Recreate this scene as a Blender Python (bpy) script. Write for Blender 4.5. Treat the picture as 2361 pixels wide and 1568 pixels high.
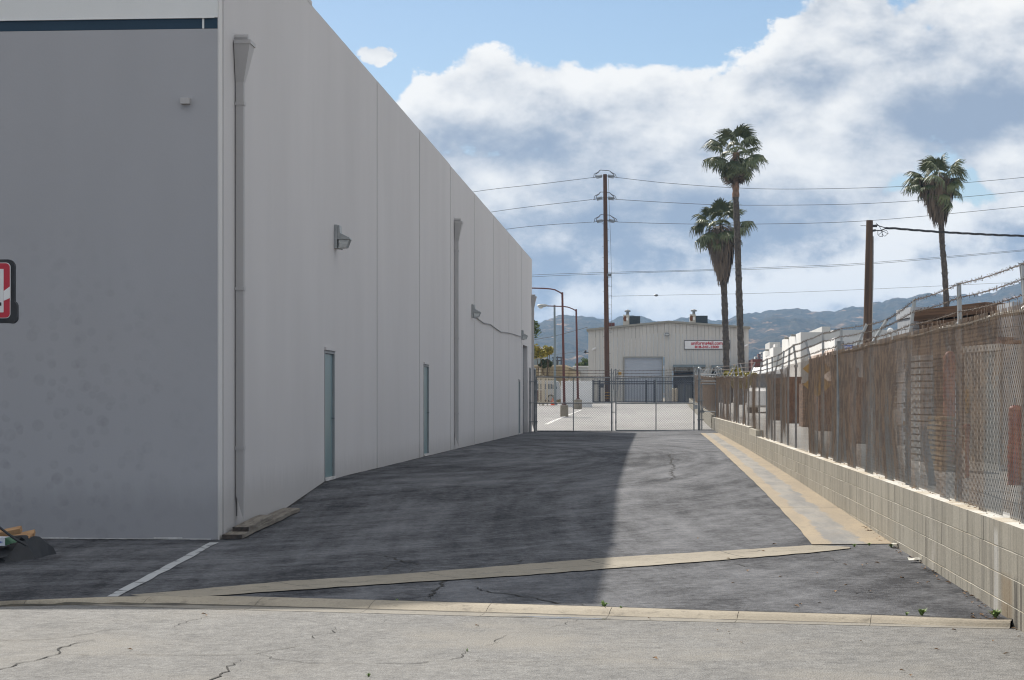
import bpy, bmesh, math, random
import numpy as np
from mathutils import Vector, Matrix

for _o in list(bpy.data.objects):
    bpy.data.objects.remove(_o)
scene = bpy.context.scene
COL = scene.collection
R = math.radians
rng = random.Random(7)

# ------------------------------------------------------------------ camera
CAM_H, YAW, FOCAL = 1.65, R(4.097), 4460.0        # focal length in survey units (2361 across the frame)
cam_data = bpy.data.cameras.new('camera')
cam_data.sensor_width = 36.0
cam_data.lens = 36.0 * FOCAL / 2361.0
cam_data.shift_y = 131.0 / 2361.0
cam_data.clip_start, cam_data.clip_end = 0.1, 12000.0
cam = bpy.data.objects.new('camera', cam_data)
cam.location = (0, 0, CAM_H)
cam.rotation_euler = (R(90), 0, YAW)
COL.objects.link(cam)
scene.camera = cam

# ------------------------------------------------------------------ light
SUN_AZ, SUN_EL = R(-32.7), R(41.0)                # azimuth from +Y towards +X
scene.view_settings.view_transform = 'Standard'
scene.view_settings.look = 'None'
scene.view_settings.exposure = 0.75
scene.view_settings.gamma = 1.0
scene.view_settings.use_curve_mapping = False
scene.cycles.use_denoising = True
scene.cycles.pixel_filter_type = 'BLACKMAN_HARRIS'
scene.cycles.filter_width = 1.15
scene.cycles.volume_bounces = 0
scene.cycles.max_bounces = 8
scene.cycles.transparent_max_bounces = 16
scene.cycles.sample_clamp_indirect = 6.0

sun_data = bpy.data.lights.new('sun', 'SUN')
sun_data.energy = 3.5
sun_data.angle = R(0.55)
sun_data.color = (1.0, 0.94, 0.85)
sun = bpy.data.objects.new('sun', sun_data)
to_sun = Vector((math.sin(SUN_AZ) * math.cos(SUN_EL), math.cos(SUN_AZ) * math.cos(SUN_EL), math.sin(SUN_EL)))
sun.rotation_euler = to_sun.to_track_quat('Z', 'Y').to_euler()
sun.location = (-20, 30, 40)
COL.objects.link(sun)


# ------------------------------------------------------------------ node helpers
class NT:
    def __init__(self, tree):
        self.t = tree

    def n(self, kind, props=None, **inp):
        nd = self.t.nodes.new(kind)
        for k, v in (props or {}).items():
            setattr(nd, k, v)
        for k, v in inp.items():
            key = int(k[1:]) if k[0] == 'i' and k[1:].isdigit() else k.replace('_', ' ')
            self.set(nd.inputs[key], v)
        return nd

    def set(self, sock, v):
        if isinstance(v, bpy.types.NodeSocket):
            self.t.links.new(v, sock)
        elif isinstance(v, bpy.types.Node):
            self.t.links.new(v.outputs[0], sock)
        elif isinstance(v, (tuple, list)) and len(v) == 3 and sock.type == 'RGBA':
            sock.default_value = (*v, 1)
        else:
            sock.default_value = v

    def m(self, op, a, b=0.0, c=0.0, clamp=False):
        nd = self.n('ShaderNodeMath', {'operation': op, 'use_clamp': clamp})
        for i, v in enumerate((a, b, c)):
            if v is not None and i < len(nd.inputs):
                self.set(nd.inputs[i], v)
        return nd.outputs[0]

    def ss(self, lo, hi, x):                       # smoothstep 0..1
        nd = self.n('ShaderNodeMapRange', {'interpolation_type': 'SMOOTHSTEP'})
        self.set(nd.inputs[0], x)
        nd.inputs[1].default_value, nd.inputs[2].default_value = lo, hi
        return nd.outputs[0]

    def lin(self, lo, hi, a, b, x):
        nd = self.n('ShaderNodeMapRange')
        self.set(nd.inputs[0], x)
        for i, v in enumerate((lo, hi, a, b)):
            nd.inputs[i + 1].default_value = v
        return nd.outputs[0]

    def mix(self, f, a, b, blend='MIX'):
        nd = self.n('ShaderNodeMix', {'data_type': 'RGBA', 'blend_type': blend})
        self.set(nd.inputs[0], f)
        self.set(nd.inputs[6], a)
        self.set(nd.inputs[7], b)
        return nd.outputs[2]

    def map(self, vec, scale=(1, 1, 1), loc=(0, 0, 0), rot=(0, 0, 0)):
        nd = self.n('ShaderNodeMapping')
        self.set(nd.inputs[0], vec)
        nd.inputs[1].default_value = loc
        nd.inputs[2].default_value = rot
        nd.inputs[3].default_value = scale
        return nd.outputs[0]

    def noise(self, vec, scale, detail=4, rough=.55, dist=0.0):
        nd = self.n('ShaderNodeTexNoise', Vector=vec, Scale=scale, Detail=detail, Roughness=rough, Distortion=dist)
        return nd.outputs[0]

    def gauss(self, x, y, cx, cy, sx, sy):
        a = self.m('POWER', self.m('DIVIDE', self.m('SUBTRACT', x, cx), sx), 2.0)
        b = self.m('POWER', self.m('DIVIDE', self.m('SUBTRACT', y, cy), sy), 2.0)
        return self.m('EXPONENT', self.m('MULTIPLY', self.m('ADD', a, b), -0.5))


# ------------------------------------------------------------------ sky
SKY_STRENGTH = 0.06
world = bpy.data.worlds.new('World')
scene.world = world
world.use_nodes = True
wn = NT(world.node_tree)
world.node_tree.nodes.clear()
sky = wn.n('ShaderNodeTexSky', {'sky_type': 'NISHITA', 'sun_disc': False, 'sun_elevation': SUN_EL,
                                'sun_rotation': SUN_AZ, 'altitude': 250.0, 'air_density': 1.0,
                                'dust_density': 0.35, 'ozone_density': 1.6})
tc = wn.n('ShaderNodeTexCoord')
sep = wn.n('ShaderNodeSeparateXYZ', Vector=tc.outputs['Generated'])
DEG = 57.29578
az = wn.m('MULTIPLY', wn.m('ARCTAN2', sep.outputs[0], sep.outputs[1]), DEG)
el = wn.m('MULTIPLY', wn.m('ARCSINE', sep.outputs[2]), DEG)
# upper edge of the cloud bank: elevation as a function of azimuth
fc = wn.n('ShaderNodeFloatCurve')
cur = fc.mapping.curves[0]
bank = [(-90, 9), (-25, 8), (-12, 6.4), (-8.4, 7.4), (-7.2, 8.9), (-6.2, 9.55), (-4.4, 9.8), (-2.6, 9.35), (0, 9.5),
        (1.8, 9.25), (3.2, 10.0), (4.6, 11.6), (6, 13.5), (9, 15), (14, 13), (25, 11), (90, 10)]
pts = [((a + 90) / 180, e / 20) for a, e in bank]
cur.points[0].location, cur.points[1].location = pts[0], pts[-1]
for p in pts[1:-1]:
    cur.points.new(*p)
fc.mapping.update()
wn.set(fc.inputs[1], wn.m('DIVIDE', wn.m('ADD', az, 90.0), 180.0, clamp=True))
eb = wn.m('MULTIPLY', fc.outputs[0], 20.0)
vec = wn.map(tc.outputs['Generated'], (1, 1, 1.5), (3.1, 1.7, 0.4))
vec_l = wn.map(tc.outputs['Generated'], (1, 1, 1.5), (3.1 - 0.005, 1.7 + .002, 0.4 + 0.022))
n1 = wn.noise(vec, 13.0, 12, .55, .1)
n1l = wn.noise(vec_l, 13.0, 5, .5, .1)
n2 = wn.noise(wn.map(tc.outputs['Generated'], (1, 1, 2.2), (9.3, .2, 4.4)), 10.0, 12, .58, .2)
n3 = wn.noise(wn.map(tc.outputs['Generated'], (1, 1, 1.4), (1.3, 5.2, 2.4)), 34.0, 8, .6)
below = wn.m('DIVIDE', wn.m('SUBTRACT', eb, el), 0.9)
below = wn.m('MINIMUM', wn.m('MAXIMUM', below, -1.3), 1.0)
fade = wn.m('SUBTRACT', 1.0, wn.ss(13.5, 22.0, el))
bias = wn.m('ADD', wn.m('MULTIPLY', wn.m('MULTIPLY', below, fade), 0.34), 0.03)
bias = wn.m('ADD', bias, wn.m('MULTIPLY', wn.m('SUBTRACT', 1.0, fade), .20))
bias = wn.m('ADD', bias, wn.m('MULTIPLY', wn.gauss(az, el, -8.15, 10.05, .75, .45), .52))
bias = wn.m('ADD', bias, wn.m('MULTIPLY', wn.gauss(az, el, 2.6, 11.45, .60, .42), .52))
bias = wn.m('ADD', bias, wn.m('MULTIPLY', wn.gauss(az, el, 10.4, 5.7, 1.2, .35), -.42))
bias = wn.m('ADD', bias, wn.m('MULTIPLY', wn.gauss(az, el, 7.6, 5.2, .9, .25), -.25))
dens = wn.m('ADD', wn.m('MULTIPLY', wn.m('SUBTRACT', n1, 0.5), 2.0), bias)
dens = wn.m('ADD', dens, wn.m('MULTIPLY', wn.ss(6.5, 3.5, el), .45))
dens = wn.m('ADD', dens, wn.m('MULTIPLY', wn.gauss(az, el, -2.5, 8.0, 3.5, .8), .3))
wisp = wn.m('ADD', wn.gauss(az, el, -8.15, 10.05, 1.1, .7), wn.gauss(az, el, 2.6, 11.4, 1.0, .8))
dens = wn.m('ADD', dens, wn.m('MULTIPLY', wn.m('SUBTRACT', n3, .5), wn.m('ADD', .55, wn.m('MULTIPLY', wisp, 1.9))))
cover = wn.ss(0.0, 0.13, dens)
relief = wn.m('MULTIPLY', wn.m('SUBTRACT', n1, n1l), 1.7)
lum = wn.m('ADD', relief, wn.m('ADD', wn.m('MULTIPLY', wn.m('SUBTRACT', n2, .5), 1.9), wn.m('MULTIPLY', wn.m('SUBTRACT', n3, .5), wn.m('ADD', .75, wn.m('MULTIPLY', wn.ss(6.2, 3.8, el), 1.5)))))
lum = wn.m('ADD', lum, wn.m('MULTIPLY', wn.ss(.9, 0.0, below), .22))
lum = wn.m('ADD', lum, -.02)
for cx, cy, sx, sy, k in ((-0.3, 5.6, 3.2, .65, -.34), (1.6, 4.5, 3.0, .7, -.42), (-2.6, 3.9, 1.4, .5, -.20), (9.9, 7.9, 2.0, .6, -.40),
                          (-2.0, 8.6, 4.0, .55, .30), (3.6, 7.6, 2.0, 1.0, .18), (5.2, 3.6, 2.3, .8, .52),
                          (8.0, 11.0, 3.0, 1.5, .10), (-4.5, 6.2, 1.2, .8, .22), (3.9, 2.6, 3.0, .5, .22), (-1.5, 3.2, 2.0, .3, .25)):
    lum = wn.m('ADD', lum, wn.m('MULTIPLY', wn.gauss(az, el, cx, cy, sx, sy), k))
lum = wn.ss(-.50, .46, lum)
k = 1.0 / (SKY_STRENGTH * 2 ** 0.75)
cloud_col = wn.mix(lum, tuple(v * k for v in (.325, .40, .52)), tuple(v * k for v in (1.02, 1.01, .985)))
sky_gain = wn.mix(1.0, sky.outputs[0], (1.0, 1.0, 1.0), 'MULTIPLY')
sky_all = wn.mix(cover, sky_gain, cloud_col)
bg = wn.n('ShaderNodeBackground', Color=sky_all, Strength=SKY_STRENGTH)
wo = wn.n('ShaderNodeOutputWorld')
world.node_tree.links.new(bg.outputs[0], wo.inputs[0])


# ------------------------------------------------------------------ materials
def P(v):
    return tuple(v) if hasattr(v, '__len__') else (v, v, v)


def new_mat(name):
    m = bpy.data.materials.new(name)
    m.use_nodes = True
    nt = NT(m.node_tree)
    return m, nt, m.node_tree.nodes['Principled BSDF']


def geo_pos(nt):
    return nt.n('ShaderNodeNewGeometry').outputs['Position']


def obj_rand(nt):
    return nt.n('ShaderNodeObjectInfo').outputs['Random']


def bump(nt, bsdf, height, strength=.3, dist=.01):
    b = nt.n('ShaderNodeBump', Height=height, Strength=strength, Distance=dist)
    nt.set(bsdf.inputs['Normal'], b)


def simple(name, c1, c2=None, scale=3.0, rough=.7, stretch=(1, 1, 1), metal=0.0, bmp=0.0, bscale=60.0, rand=0.0, spec=.4,
           contrast=(.35, .65), detail=6):
    m, nt, b = new_mat(name)
    pos = geo_pos(nt)
    c2 = c2 if c2 is not None else tuple(v * .8 for v in P(c1))
    n = nt.noise(nt.map(pos, stretch), scale, detail, .6)
    col = nt.mix(nt.ss(contrast[0], contrast[1], n), P(c1), P(c2))
    if rand:
        f = nt.lin(0, 1, 1 - rand, 1 + rand, obj_rand(nt))
        cc = nt.n('ShaderNodeCombineColor', i0=f, i1=f, i2=f)
        col = nt.mix(1.0, col, cc.outputs[0], 'MULTIPLY')
    nt.set(b.inputs['Base Color'], col)
    b.inputs['Roughness'].default_value = rough
    b.inputs['Metallic'].default_value = metal
    b.inputs['Specular IOR Level'].default_value = spec
    if bmp:
        bump(nt, b, nt.noise(pos, bscale, 4, .6), bmp, .01)
    return m


def asphalt(name, dark, light, base_scale=.35, patch=.5, speck=.35, rough=.85, warm=None, arcs=False, base_level=.5):
    m, nt, b = new_mat(name)
    pos = geo_pos(nt)
    big = nt.noise(nt.map(pos, (1, .55, 1)), base_scale, 6, .62, .6)
    mid = nt.noise(nt.map(pos, (1.6, .5, 1), (4, 2, 0), (0, 0, .35)), base_scale * 5, 9, .70, .4)
    streak = nt.noise(nt.map(pos, (.9, 5, 1), (1, 7, 0), (0, 0, -.12)), .8, 9, .72, .3)
    fine = nt.m('ADD', nt.m('MULTIPLY', nt.noise(pos, 55.0, 3, .7), .45), nt.m('MULTIPLY', nt.noise(nt.map(pos, (1, .8, 1)), 17.0, 4, .75), .55))
    agg = nt.n('ShaderNodeTexVoronoi', {'feature': 'F1'}, Vector=pos, Scale=85.0).outputs[0]
    f = nt.m('ADD', nt.m('MULTIPLY', nt.m('SUBTRACT', big, .5), 1.1 * patch * 2), nt.m('MULTIPLY', nt.m('SUBTRACT', mid, .5), .9 * patch * 2))
    f = nt.m('ADD', f, nt.m('MULTIPLY', nt.m('SUBTRACT', streak, .5), .62 * patch * 2))
    if arcs:                                          # faint tyre arcs of vehicles turning in
        for cx, cy, am in ((-9.0, 47.0, 1.0), (11.0, 30.0, .8)):
            sp = nt.n('ShaderNodeSeparateXYZ', Vector=pos)
            rr_ = nt.m('SQRT', nt.m('ADD', nt.m('POWER', nt.m('SUBTRACT', sp.outputs[0], cx), 2.0), nt.m('POWER', nt.m('MULTIPLY', nt.m('SUBTRACT', sp.outputs[1], cy), .45), 2.0)))
            an_ = nt.m('ARCTAN2', nt.m('SUBTRACT', sp.outputs[1], cy), nt.m('SUBTRACT', sp.outputs[0], cx))
            vv = nt.n('ShaderNodeCombineXYZ', i0=nt.m('MULTIPLY', rr_, 2.6), i1=nt.m('MULTIPLY', an_, 1.6)).outputs[0]
            f = nt.m('ADD', f, nt.m('MULTIPLY', nt.m('SUBTRACT', nt.noise(vv, 1.0, 4, .6), .5), am * patch * 2))
    grit = nt.noise(nt.map(pos, (1, 1, 1)), 7.5, 6, .86)
    f = nt.m('ADD', f, nt.m('MULTIPLY', nt.m('SUBTRACT', grit, .5), speck * 3.4))
    f = nt.m('ADD', nt.m('ADD', f, base_level), nt.m('MULTIPLY', nt.m('SUBTRACT', fine, .5), speck * 4.0), clamp=True)
    col = nt.mix(f, dark, light)
    if warm:
        col = nt.mix(nt.ss(.45, .75, nt.noise(pos, .5, 5, .6)), col, warm)
    g = nt.lin(.0, .75, 1.45, .62, agg)
    cc = nt.n('ShaderNodeCombineColor', i0=g, i1=g, i2=g)
    col = nt.mix(speck, col, nt.mix(1.0, col, cc.outputs[0], 'MULTIPLY'))
    nt.set(b.inputs['Base Color'], col)
    b.inputs['Roughness'].default_value = rough
    b.inputs['Specular IOR Level'].default_value = .25
    bump(nt, b, nt.m('ADD', fine, nt.m('MULTIPLY', agg, .8)), .55, .012)
    return m


def concrete(name, c1, c2, c3, scale=.8, rough=.85, stretch=(1, 1, 1)):
    m, nt, b = new_mat(name)
    pos = geo_pos(nt)
    n = nt.noise(nt.map(pos, stretch), scale, 7, .62, .3)
    n2 = nt.noise(pos, scale * 7, 6, .65)
    f = nt.noise(pos, 60.0, 3, .7)
    col = nt.mix(nt.ss(.36, .64, n), c1, c2)
    col = nt.mix(nt.m('MULTIPLY', nt.ss(.52, .72, n2), .8), col, c3)
    g = nt.lin(.3, .7, .86, 1.12, f)
    cc = nt.n('ShaderNodeCombineColor', i0=g, i1=g, i2=g)
    col = nt.mix(1.0, col, cc.outputs[0], 'MULTIPLY')
    nt.set(b.inputs['Base Color'], col)
    b.inputs['Roughness'].default_value = rough
    b.inputs['Specular IOR Level'].default_value = .25
    bump(nt, b, f, .3, .01)
    return m


def painted_wall(name, base, rollers=0.0, spots=False, dirt=(.30, .29, .28)):
    m, nt, b = new_mat(name)
    pos = geo_pos(nt)
    s = nt.n('ShaderNodeSeparateXYZ', Vector=pos)
    big = nt.noise(nt.map(pos, (1, 1, .35)), .5, 5, .55)
    vert = nt.noise(nt.map(pos, (2.2, 2.2, .10)), 1.6, 6, .6)
    f = nt.m('ADD', nt.m('MULTIPLY', nt.m('SUBTRACT', big, .5), .22), nt.m('MULTIPLY', nt.m('SUBTRACT', vert, .5), .035 + rollers))
    g = nt.m('ADD', 1.0, f)
    cc = nt.n('ShaderNodeCombineColor', i0=g, i1=g, i2=g)
    col = nt.mix(1.0, base, cc.outputs[0], 'MULTIPLY')
    if spots:                                         # round scuff marks left by balls thrown at the wall
        flat = nt.n('ShaderNodeCombineXYZ', i0=s.outputs[0], i1=s.outputs[2]).outputs[0]
        for sc, seed in ((4.6, 0.0), (3.5, 3.7), (5.4, 9.1)):
            vo = nt.n('ShaderNodeTexVoronoi', {'voronoi_dimensions': '2D'}, Vector=nt.map(flat, (1, 1, 1), (seed, seed * 1.7, 0)), Scale=sc)
            disc = nt.m('SUBTRACT', 1.0, nt.ss(.22, .30, nt.m('MULTIPLY', vo.outputs['Distance'], 1.0)))
            keep = nt.m('GREATER_THAN', nt.n('ShaderNodeSeparateColor', Color=vo.outputs['Color']).outputs[0], .55)
            low = nt.ss(4.6, 1.3, s.outputs[2])
            side = nt.ss(-5.2, -7.2, s.outputs[0])
            a = nt.m('MULTIPLY', nt.m('MULTIPLY', disc, keep), nt.m('MULTIPLY', low, nt.m('ADD', nt.m('MULTIPLY', side, .75), .25)))
            a = nt.m('MULTIPLY', a, nt.lin(.3, .7, .04, .24, nt.noise(pos, 9.0, 4, .6)))
            col = nt.mix(a, col, tuple(v * .55 for v in base))
    # splash dirt close to the ground
    edge = nt.noise(nt.map(pos, (1, 1, .25)), 6.0, 6, .7)
    lowd = nt.ss(.55, .0, nt.m('SUBTRACT', s.outputs[2], nt.m('MULTIPLY', edge, .45)))
    col = nt.mix(nt.m('MULTIPLY', lowd, .42), col, dirt)
    nt.set(b.inputs['Base Color'], col)
    b.inputs['Roughness'].default_value = .8
    b.inputs['Specular IOR Level'].default_value = .25
    bump(nt, b, nt.noise(pos, 35.0, 5, .6), .12, .01)
    return m


def block_material(name, c1, c2, streak_dark, white=True):
    m, nt, b = new_mat(name)
    pos = geo_pos(nt)
    rnd = obj_rand(nt)
    col = nt.mix(rnd, c1, c2)
    vert = nt.noise(nt.map(pos, (1, 1, .07)), 7.0, 7, .66)
    col = nt.mix(nt.m('MULTIPLY', nt.ss(.46, .68, vert), .62), col, streak_dark)
    if white:
        big = nt.noise(nt.map(pos, (1, 1, .35)), 1.1, 6, .6)
        col = nt.mix(nt.m('MULTIPLY', nt.ss(.57, .76, big), .75), col, (.46, .43, .38))
    sp = nt.n('ShaderNodeSeparateXYZ', Vector=pos)
    yw_ = nt.m('ADD', sp.outputs[1], nt.m('MULTIPLY', nt.m('SUBTRACT', nt.noise(nt.map(pos, (1, 1, .5)), 5.0, 4, .6), .5), .12))
    # drips below a weep hole near the kerb, and a chalky bloom beside it
    for yc, wv, zlo, cc_, am in ((14.66, .22, .33, (.21, .15, .085), .75), (14.30, .07, .33, (.035, .032, .03), .92), (14.10, .035, .33, (.05, .042, .035), .85), (15.1, .09, .64, (.50, .49, .47), .65),
                                 (18.9, .05, .5, (.07, .06, .05), .6), (23.6, .05, .5, (.08, .07, .06), .5)):
        a_ = nt.m('MULTIPLY', nt.m('SUBTRACT', 1.0, nt.ss(wv * .7, wv * 1.25, nt.m('ABSOLUTE', nt.m('SUBTRACT', yw_, yc)))), nt.ss(zlo + .03, zlo - .06, sp.outputs[2]))
        a_ = nt.m('MULTIPLY', a_, nt.lin(.3, .7, .55, 1.0, nt.noise(nt.map(pos, (1, 1, .2)), 22.0, 5, .7)))
        col = nt.mix(nt.m('MULTIPLY', a_, am), col, cc_)
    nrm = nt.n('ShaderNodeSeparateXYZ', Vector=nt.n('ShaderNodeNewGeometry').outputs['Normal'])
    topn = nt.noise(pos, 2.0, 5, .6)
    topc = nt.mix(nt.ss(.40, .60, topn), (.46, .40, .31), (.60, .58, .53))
    col = nt.mix(nt.ss(.6, .9, nrm.outputs[2]), col, topc)  # chalky top faces, coloured lighter still for the sun they catch
    f = nt.noise(pos, 70.0, 3, .7)
    g = nt.lin(.3, .7, .82, 1.14, f)
    cc = nt.n('ShaderNodeCombineColor', i0=g, i1=g, i2=g)
    col = nt.mix(1.0, col, cc.outputs[0], 'MULTIPLY')
    nt.set(b.inputs['Base Color'], col)
    b.inputs['Roughness'].default_value = .9
    b.inputs['Specular IOR Level'].default_value = .2
    bump(nt, b, f, .4, .01)
    return m


def mesh_wire(name, rusty=1.0):
    m, nt, b = new_mat(name)
    pos = geo_pos(nt)
    s = nt.n('ShaderNodeSeparateXYZ', Vector=pos)
    stripe = nt.noise(nt.map(pos, (1, 1, .12)), 1.6, 6, .65)
    spotn = nt.noise(pos, 14.0, 4, .7)
    far = nt.lin(15, 34, .04, .12, s.outputs[1])
    hi = nt.lin(.7, 2.3, -.10, .10, s.outputs[2])
    v = nt.m('ADD', nt.m('ADD', stripe, nt.m('MULTIPLY', nt.m('SUBTRACT', spotn, .5), .45)), nt.m('ADD', far, hi))
    f = nt.m('MULTIPLY', nt.ss(.40, .60, v), rusty)
    col = nt.mix(f, (.25, .245, .23), nt.mix(nt.ss(.4, .6, nt.noise(pos, 5.0, 3, .6)), (.29, .205, .14), (.18, .13, .095)))
    nt.set(b.inputs['Base Color'], col)
    nt.set(b.inputs['Metallic'], nt.m('MULTIPLY', nt.m('SUBTRACT', 1.0, f), .45))
    b.inputs['Roughness'].default_value = .42
    return m


M = {}
M['alley'] = asphalt('alley_asphalt', (.017, .018, .023), (.178, .181, .194), .22, .64, .42, arcs=True, base_level=.43)
M['road'] = asphalt('road_asphalt', (.10, .098, .096), (.285, .28, .268), .30, .26, .52, warm=(.25, .235, .21))
M['lot'] = asphalt('lot_asphalt', (.19, .185, .18), (.42, .41, .40), .12, .45, .25)
M['dirt'] = simple('dry_dirt', (.20, .17, .13), (.28, .25, .20), .4, .95)
M['yard'] = concrete('yard_concrete', (.34, .33, .31), (.40, .39, .37), (.25, .24, .22), .25)
M['conc'] = concrete('old_concrete', (.26, .232, .185), (.31, .276, .222), (.17, .152, .122), .9)
mw, nt, b = new_mat('drain_slab')
pos = geo_pos(nt)
ac = nt.n('ShaderNodeAttribute', {'attribute_name': 'across'}).outputs['Fac']
wob = nt.m('ADD', nt.m('MULTIPLY', nt.m('SUBTRACT', nt.noise(nt.map(pos, (1, .45, 1)), 2.2, 7, .65), .5), .42), nt.m('MULTIPLY', nt.m('SUBTRACT', nt.noise(pos, 11.0, 5, .7), .5), .06))
dd = nt.m('ABSOLUTE', nt.m('SUBTRACT', nt.m('ADD', ac, wob), .44))
silt = nt.m('MULTIPLY', nt.m('SUBTRACT', 1.0, nt.ss(.16, .23, dd)), nt.lin(.3, .7, .7, 1.0, nt.noise(pos, 3.0, 5, .7)))
dirtn = nt.noise(nt.map(pos, (2.0, .35, 1)), 1.4, 7, .65)
cA = nt.mix(nt.ss(.38, .62, dirtn), (.345, .282, .20), (.30, .25, .185))
cA = nt.mix(nt.m('MULTIPLY', nt.ss(.50, .68, nt.noise(nt.map(pos, (1.5, .5, 1)), 4.0, 7, .75)), .6), cA, (.235, .20, .155))
cB = nt.mix(nt.ss(.36, .66, nt.noise(nt.map(pos, (2.0, .35, 1)), 1.6, 7, .62)), (.285, .275, .255), (.185, .187, .19))
fg = nt.noise(pos, 60.0, 3, .7)
gg = nt.lin(.3, .7, .86, 1.12, fg)
cG = nt.n('ShaderNodeCombineColor', i0=gg, i1=gg, i2=gg)
nt.set(b.inputs['Base Color'], nt.mix(1.0, nt.mix(silt, cA, cB), cG.outputs[0], 'MULTIPLY'))
b.inputs['Roughness'].default_value = .85
b.inputs['Specular IOR Level'].default_value = .25
bump(nt, b, fg, .3, .01)
M['apron'] = mw
M['kerb'] = concrete('kerb_concrete', (.32, .28, .22), (.37, .325, .255), (.19, .168, .135), 1.2)
M['gutter'] = concrete('gutter_concrete', (.225, .208, .18), (.265, .245, .21), (.17, .16, .14), 1.2)
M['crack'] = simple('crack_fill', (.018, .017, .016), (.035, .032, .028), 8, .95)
M['crack_dust'] = simple('crack_dust', (.06, .055, .045), (.12, .105, .08), 5, .95)
M['line'] = simple('worn_paint', (.38, .39, .40), (.07, .072, .076), 6.0, .8, contrast=(.52, .66))
M['white_line'] = simple('white_paint', (.78, .77, .75), (.5, .49, .47), 4.0, .8)
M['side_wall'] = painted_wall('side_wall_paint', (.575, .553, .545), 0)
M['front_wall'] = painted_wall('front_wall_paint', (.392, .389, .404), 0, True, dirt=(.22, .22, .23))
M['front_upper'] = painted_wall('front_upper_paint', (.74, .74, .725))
M['edge_strip'] = painted_wall('corner_edge_paint', (.66, .64, .62), .0)
M['blue'] = simple('teal_blue_paint', (.012, .042, .075), (.010, .036, .065), 1.0, .55)
M['joint'] = simple('joint_sealant', (.018, .017, .017), (.028, .026, .025), 3, .9)
M['white_strip'] = simple('bare_base_strip', (.62, .61, .60), (.45, .44, .43), 9, .85)
M['spout'] = simple('downspout_paint', (.43, .415, .41), (.47, .455, .445), 1.0, .6, (1, 1, .2))
M['teal'] = simple('teal_door_paint', (.115, .215, .235), (.14, .235, .25), .8, .32, spec=.6)
M['frame_paint'] = simple('door_frame_paint', (.28, .29, .295), (.33, .335, .34), 2, .6)
M['dark'] = simple('dark_gap', (.02, .02, .022), (.03, .03, .032), 2, .8)
M['grey_door'] = simple('grey_door_paint', (.17, .175, .18), (.21, .215, .22), 1, .6)
M['lamp_case'] = simple('lamp_case_paint', (.33, .345, .345), (.40, .41, .405), 8, .55, metal=.2)
M['steel'] = simple('galvanised_steel', (.36, .38, .39), (.46, .47, .47), 7, .48, metal=.55)
M['dull_steel'] = simple('weathered_steel', (.20, .215, .225), (.29, .30, .305), 6, .6, metal=.35)
M['rust_rail'] = simple('rusty_rail', (.45, .43, .38), (.20, .13, .085), 9, .6, contrast=(.52, .68))
M['mesh'] = mesh_wire('rusty_fence_wire', 1.0)
M['gate_mesh'] = mesh_wire('grey_fence_wire', 0.15)
M['barb'] = simple('barbed_wire_rust', (.10, .075, .06), (.17, .13, .10), 20, .7, metal=.3)
M['block'] = block_material('block_face', (.275, .255, .212), (.32, .298, .25), (.135, .125, .108))
M['mortar'] = simple('mortar', (.36, .335, .275), (.30, .275, .225), 5, .95)
M['wood_pole'] = simple('creosote_wood', (.115, .060, .038), (.075, .042, .030), 6, .85, (1, 1, .05), bmp=.3)
M['wood_pole_pale'] = simple('weathered_pole_wood', (.135, .085, .055), (.065, .043, .033), 5, .85, (1, 1, .05), bmp=.3)
M['red_paint'] = simple('dark_red_paint', (.125, .046, .040), (.095, .038, .034), 3, .6, (1, 1, .3))
M['blue_grey'] = simple('blue_grey_paint', (.17, .215, .235), (.21, .25, .265), 3, .6, (1, 1, .3))
M['lens'] = simple('lamp_lens', (.55, .56, .54), (.42, .43, .42), 12, .3)
M['black'] = simple('black_paint', (.022, .023, .026), (.032, .033, .036), 4, .55)
M['iron'] = simple('iron_paint', (.045, .055, .075), (.065, .075, .095), 4, .5)
M['metal_wall'] = simple('metal_siding', (.58, .56, .52), (.63, .605, .56), 1.0, .6, (1, 1, .15))
M['metal_trim'] = simple('metal_trim', (.27, .26, .225), (.31, .30, .26), 2, .6)
M['roll_door'] = simple('roll_door_paint', (.46, .49, .54), (.42, .45, .50), .8, .5)
M['dock_dark'] = simple('dock_seal', (.03, .035, .042), (.05, .055, .065), 2, .8)
M['dock_panel'] = simple('dock_panel', (.17, .18, .18), (.21, .22, .22), 1.5, .7)
M['sign_white'] = simple('sign_white', (.80, .79, .78), (.76, .75, .74), 2, .5)
M['sign_red'] = simple('sign_red', (.50, .030, .05), (.46, .03, .05), 3, .5)
M['sign_blue'] = simple('sign_blue', (.02, .07, .34), (.03, .08, .36), 3, .5)
M['hvac'] = simple('hvac_casing', (.52, .49, .43), (.46, .43, .38), 2, .6)
M['coil'] = simple('hvac_coil', (.035, .05, .06), (.05, .065, .075), 12, .7)
M['orange'] = simple('orange_plastic', (.80, .10, .03), (.70, .09, .03), 4, .5)
M['rust'] = simple('rusty_steel', (.20, .085, .04), (.13, .055, .03), 5, .85)
M['white_paint'] = simple('white_wall_paint', (.80, .79, .77), (.74, .73, .71), .6, .75)
M['grey_and_shade'] = simple('grey_and_shaded_wall', (.60, .60, .585), (.55, .55, .54), .5, .75)  # grey walls, and fronts of white buildings with their shade in the colour
M['pink_paint'] = simple('pink_wall_paint', (.78, .63, .54), (.74, .60, .51), .6, .75)
M['beige'] = simple('beige_wall_paint', (.34, .285, .185), (.29, .24, .155), .5, .85, (1, 1, .3))
M['beige_pale'] = simple('beige_fence_paint', (.60, .52, .40), (.52, .45, .34), 3, .7)
M['brick_red'] = simple('dark_red_wall', (.17, .07, .06), (.12, .05, .045), 3, .9)
M['glass'] = simple('dark_glass', (.06, .085, .10), (.09, .12, .14), 2, .1, spec=.8)
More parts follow.
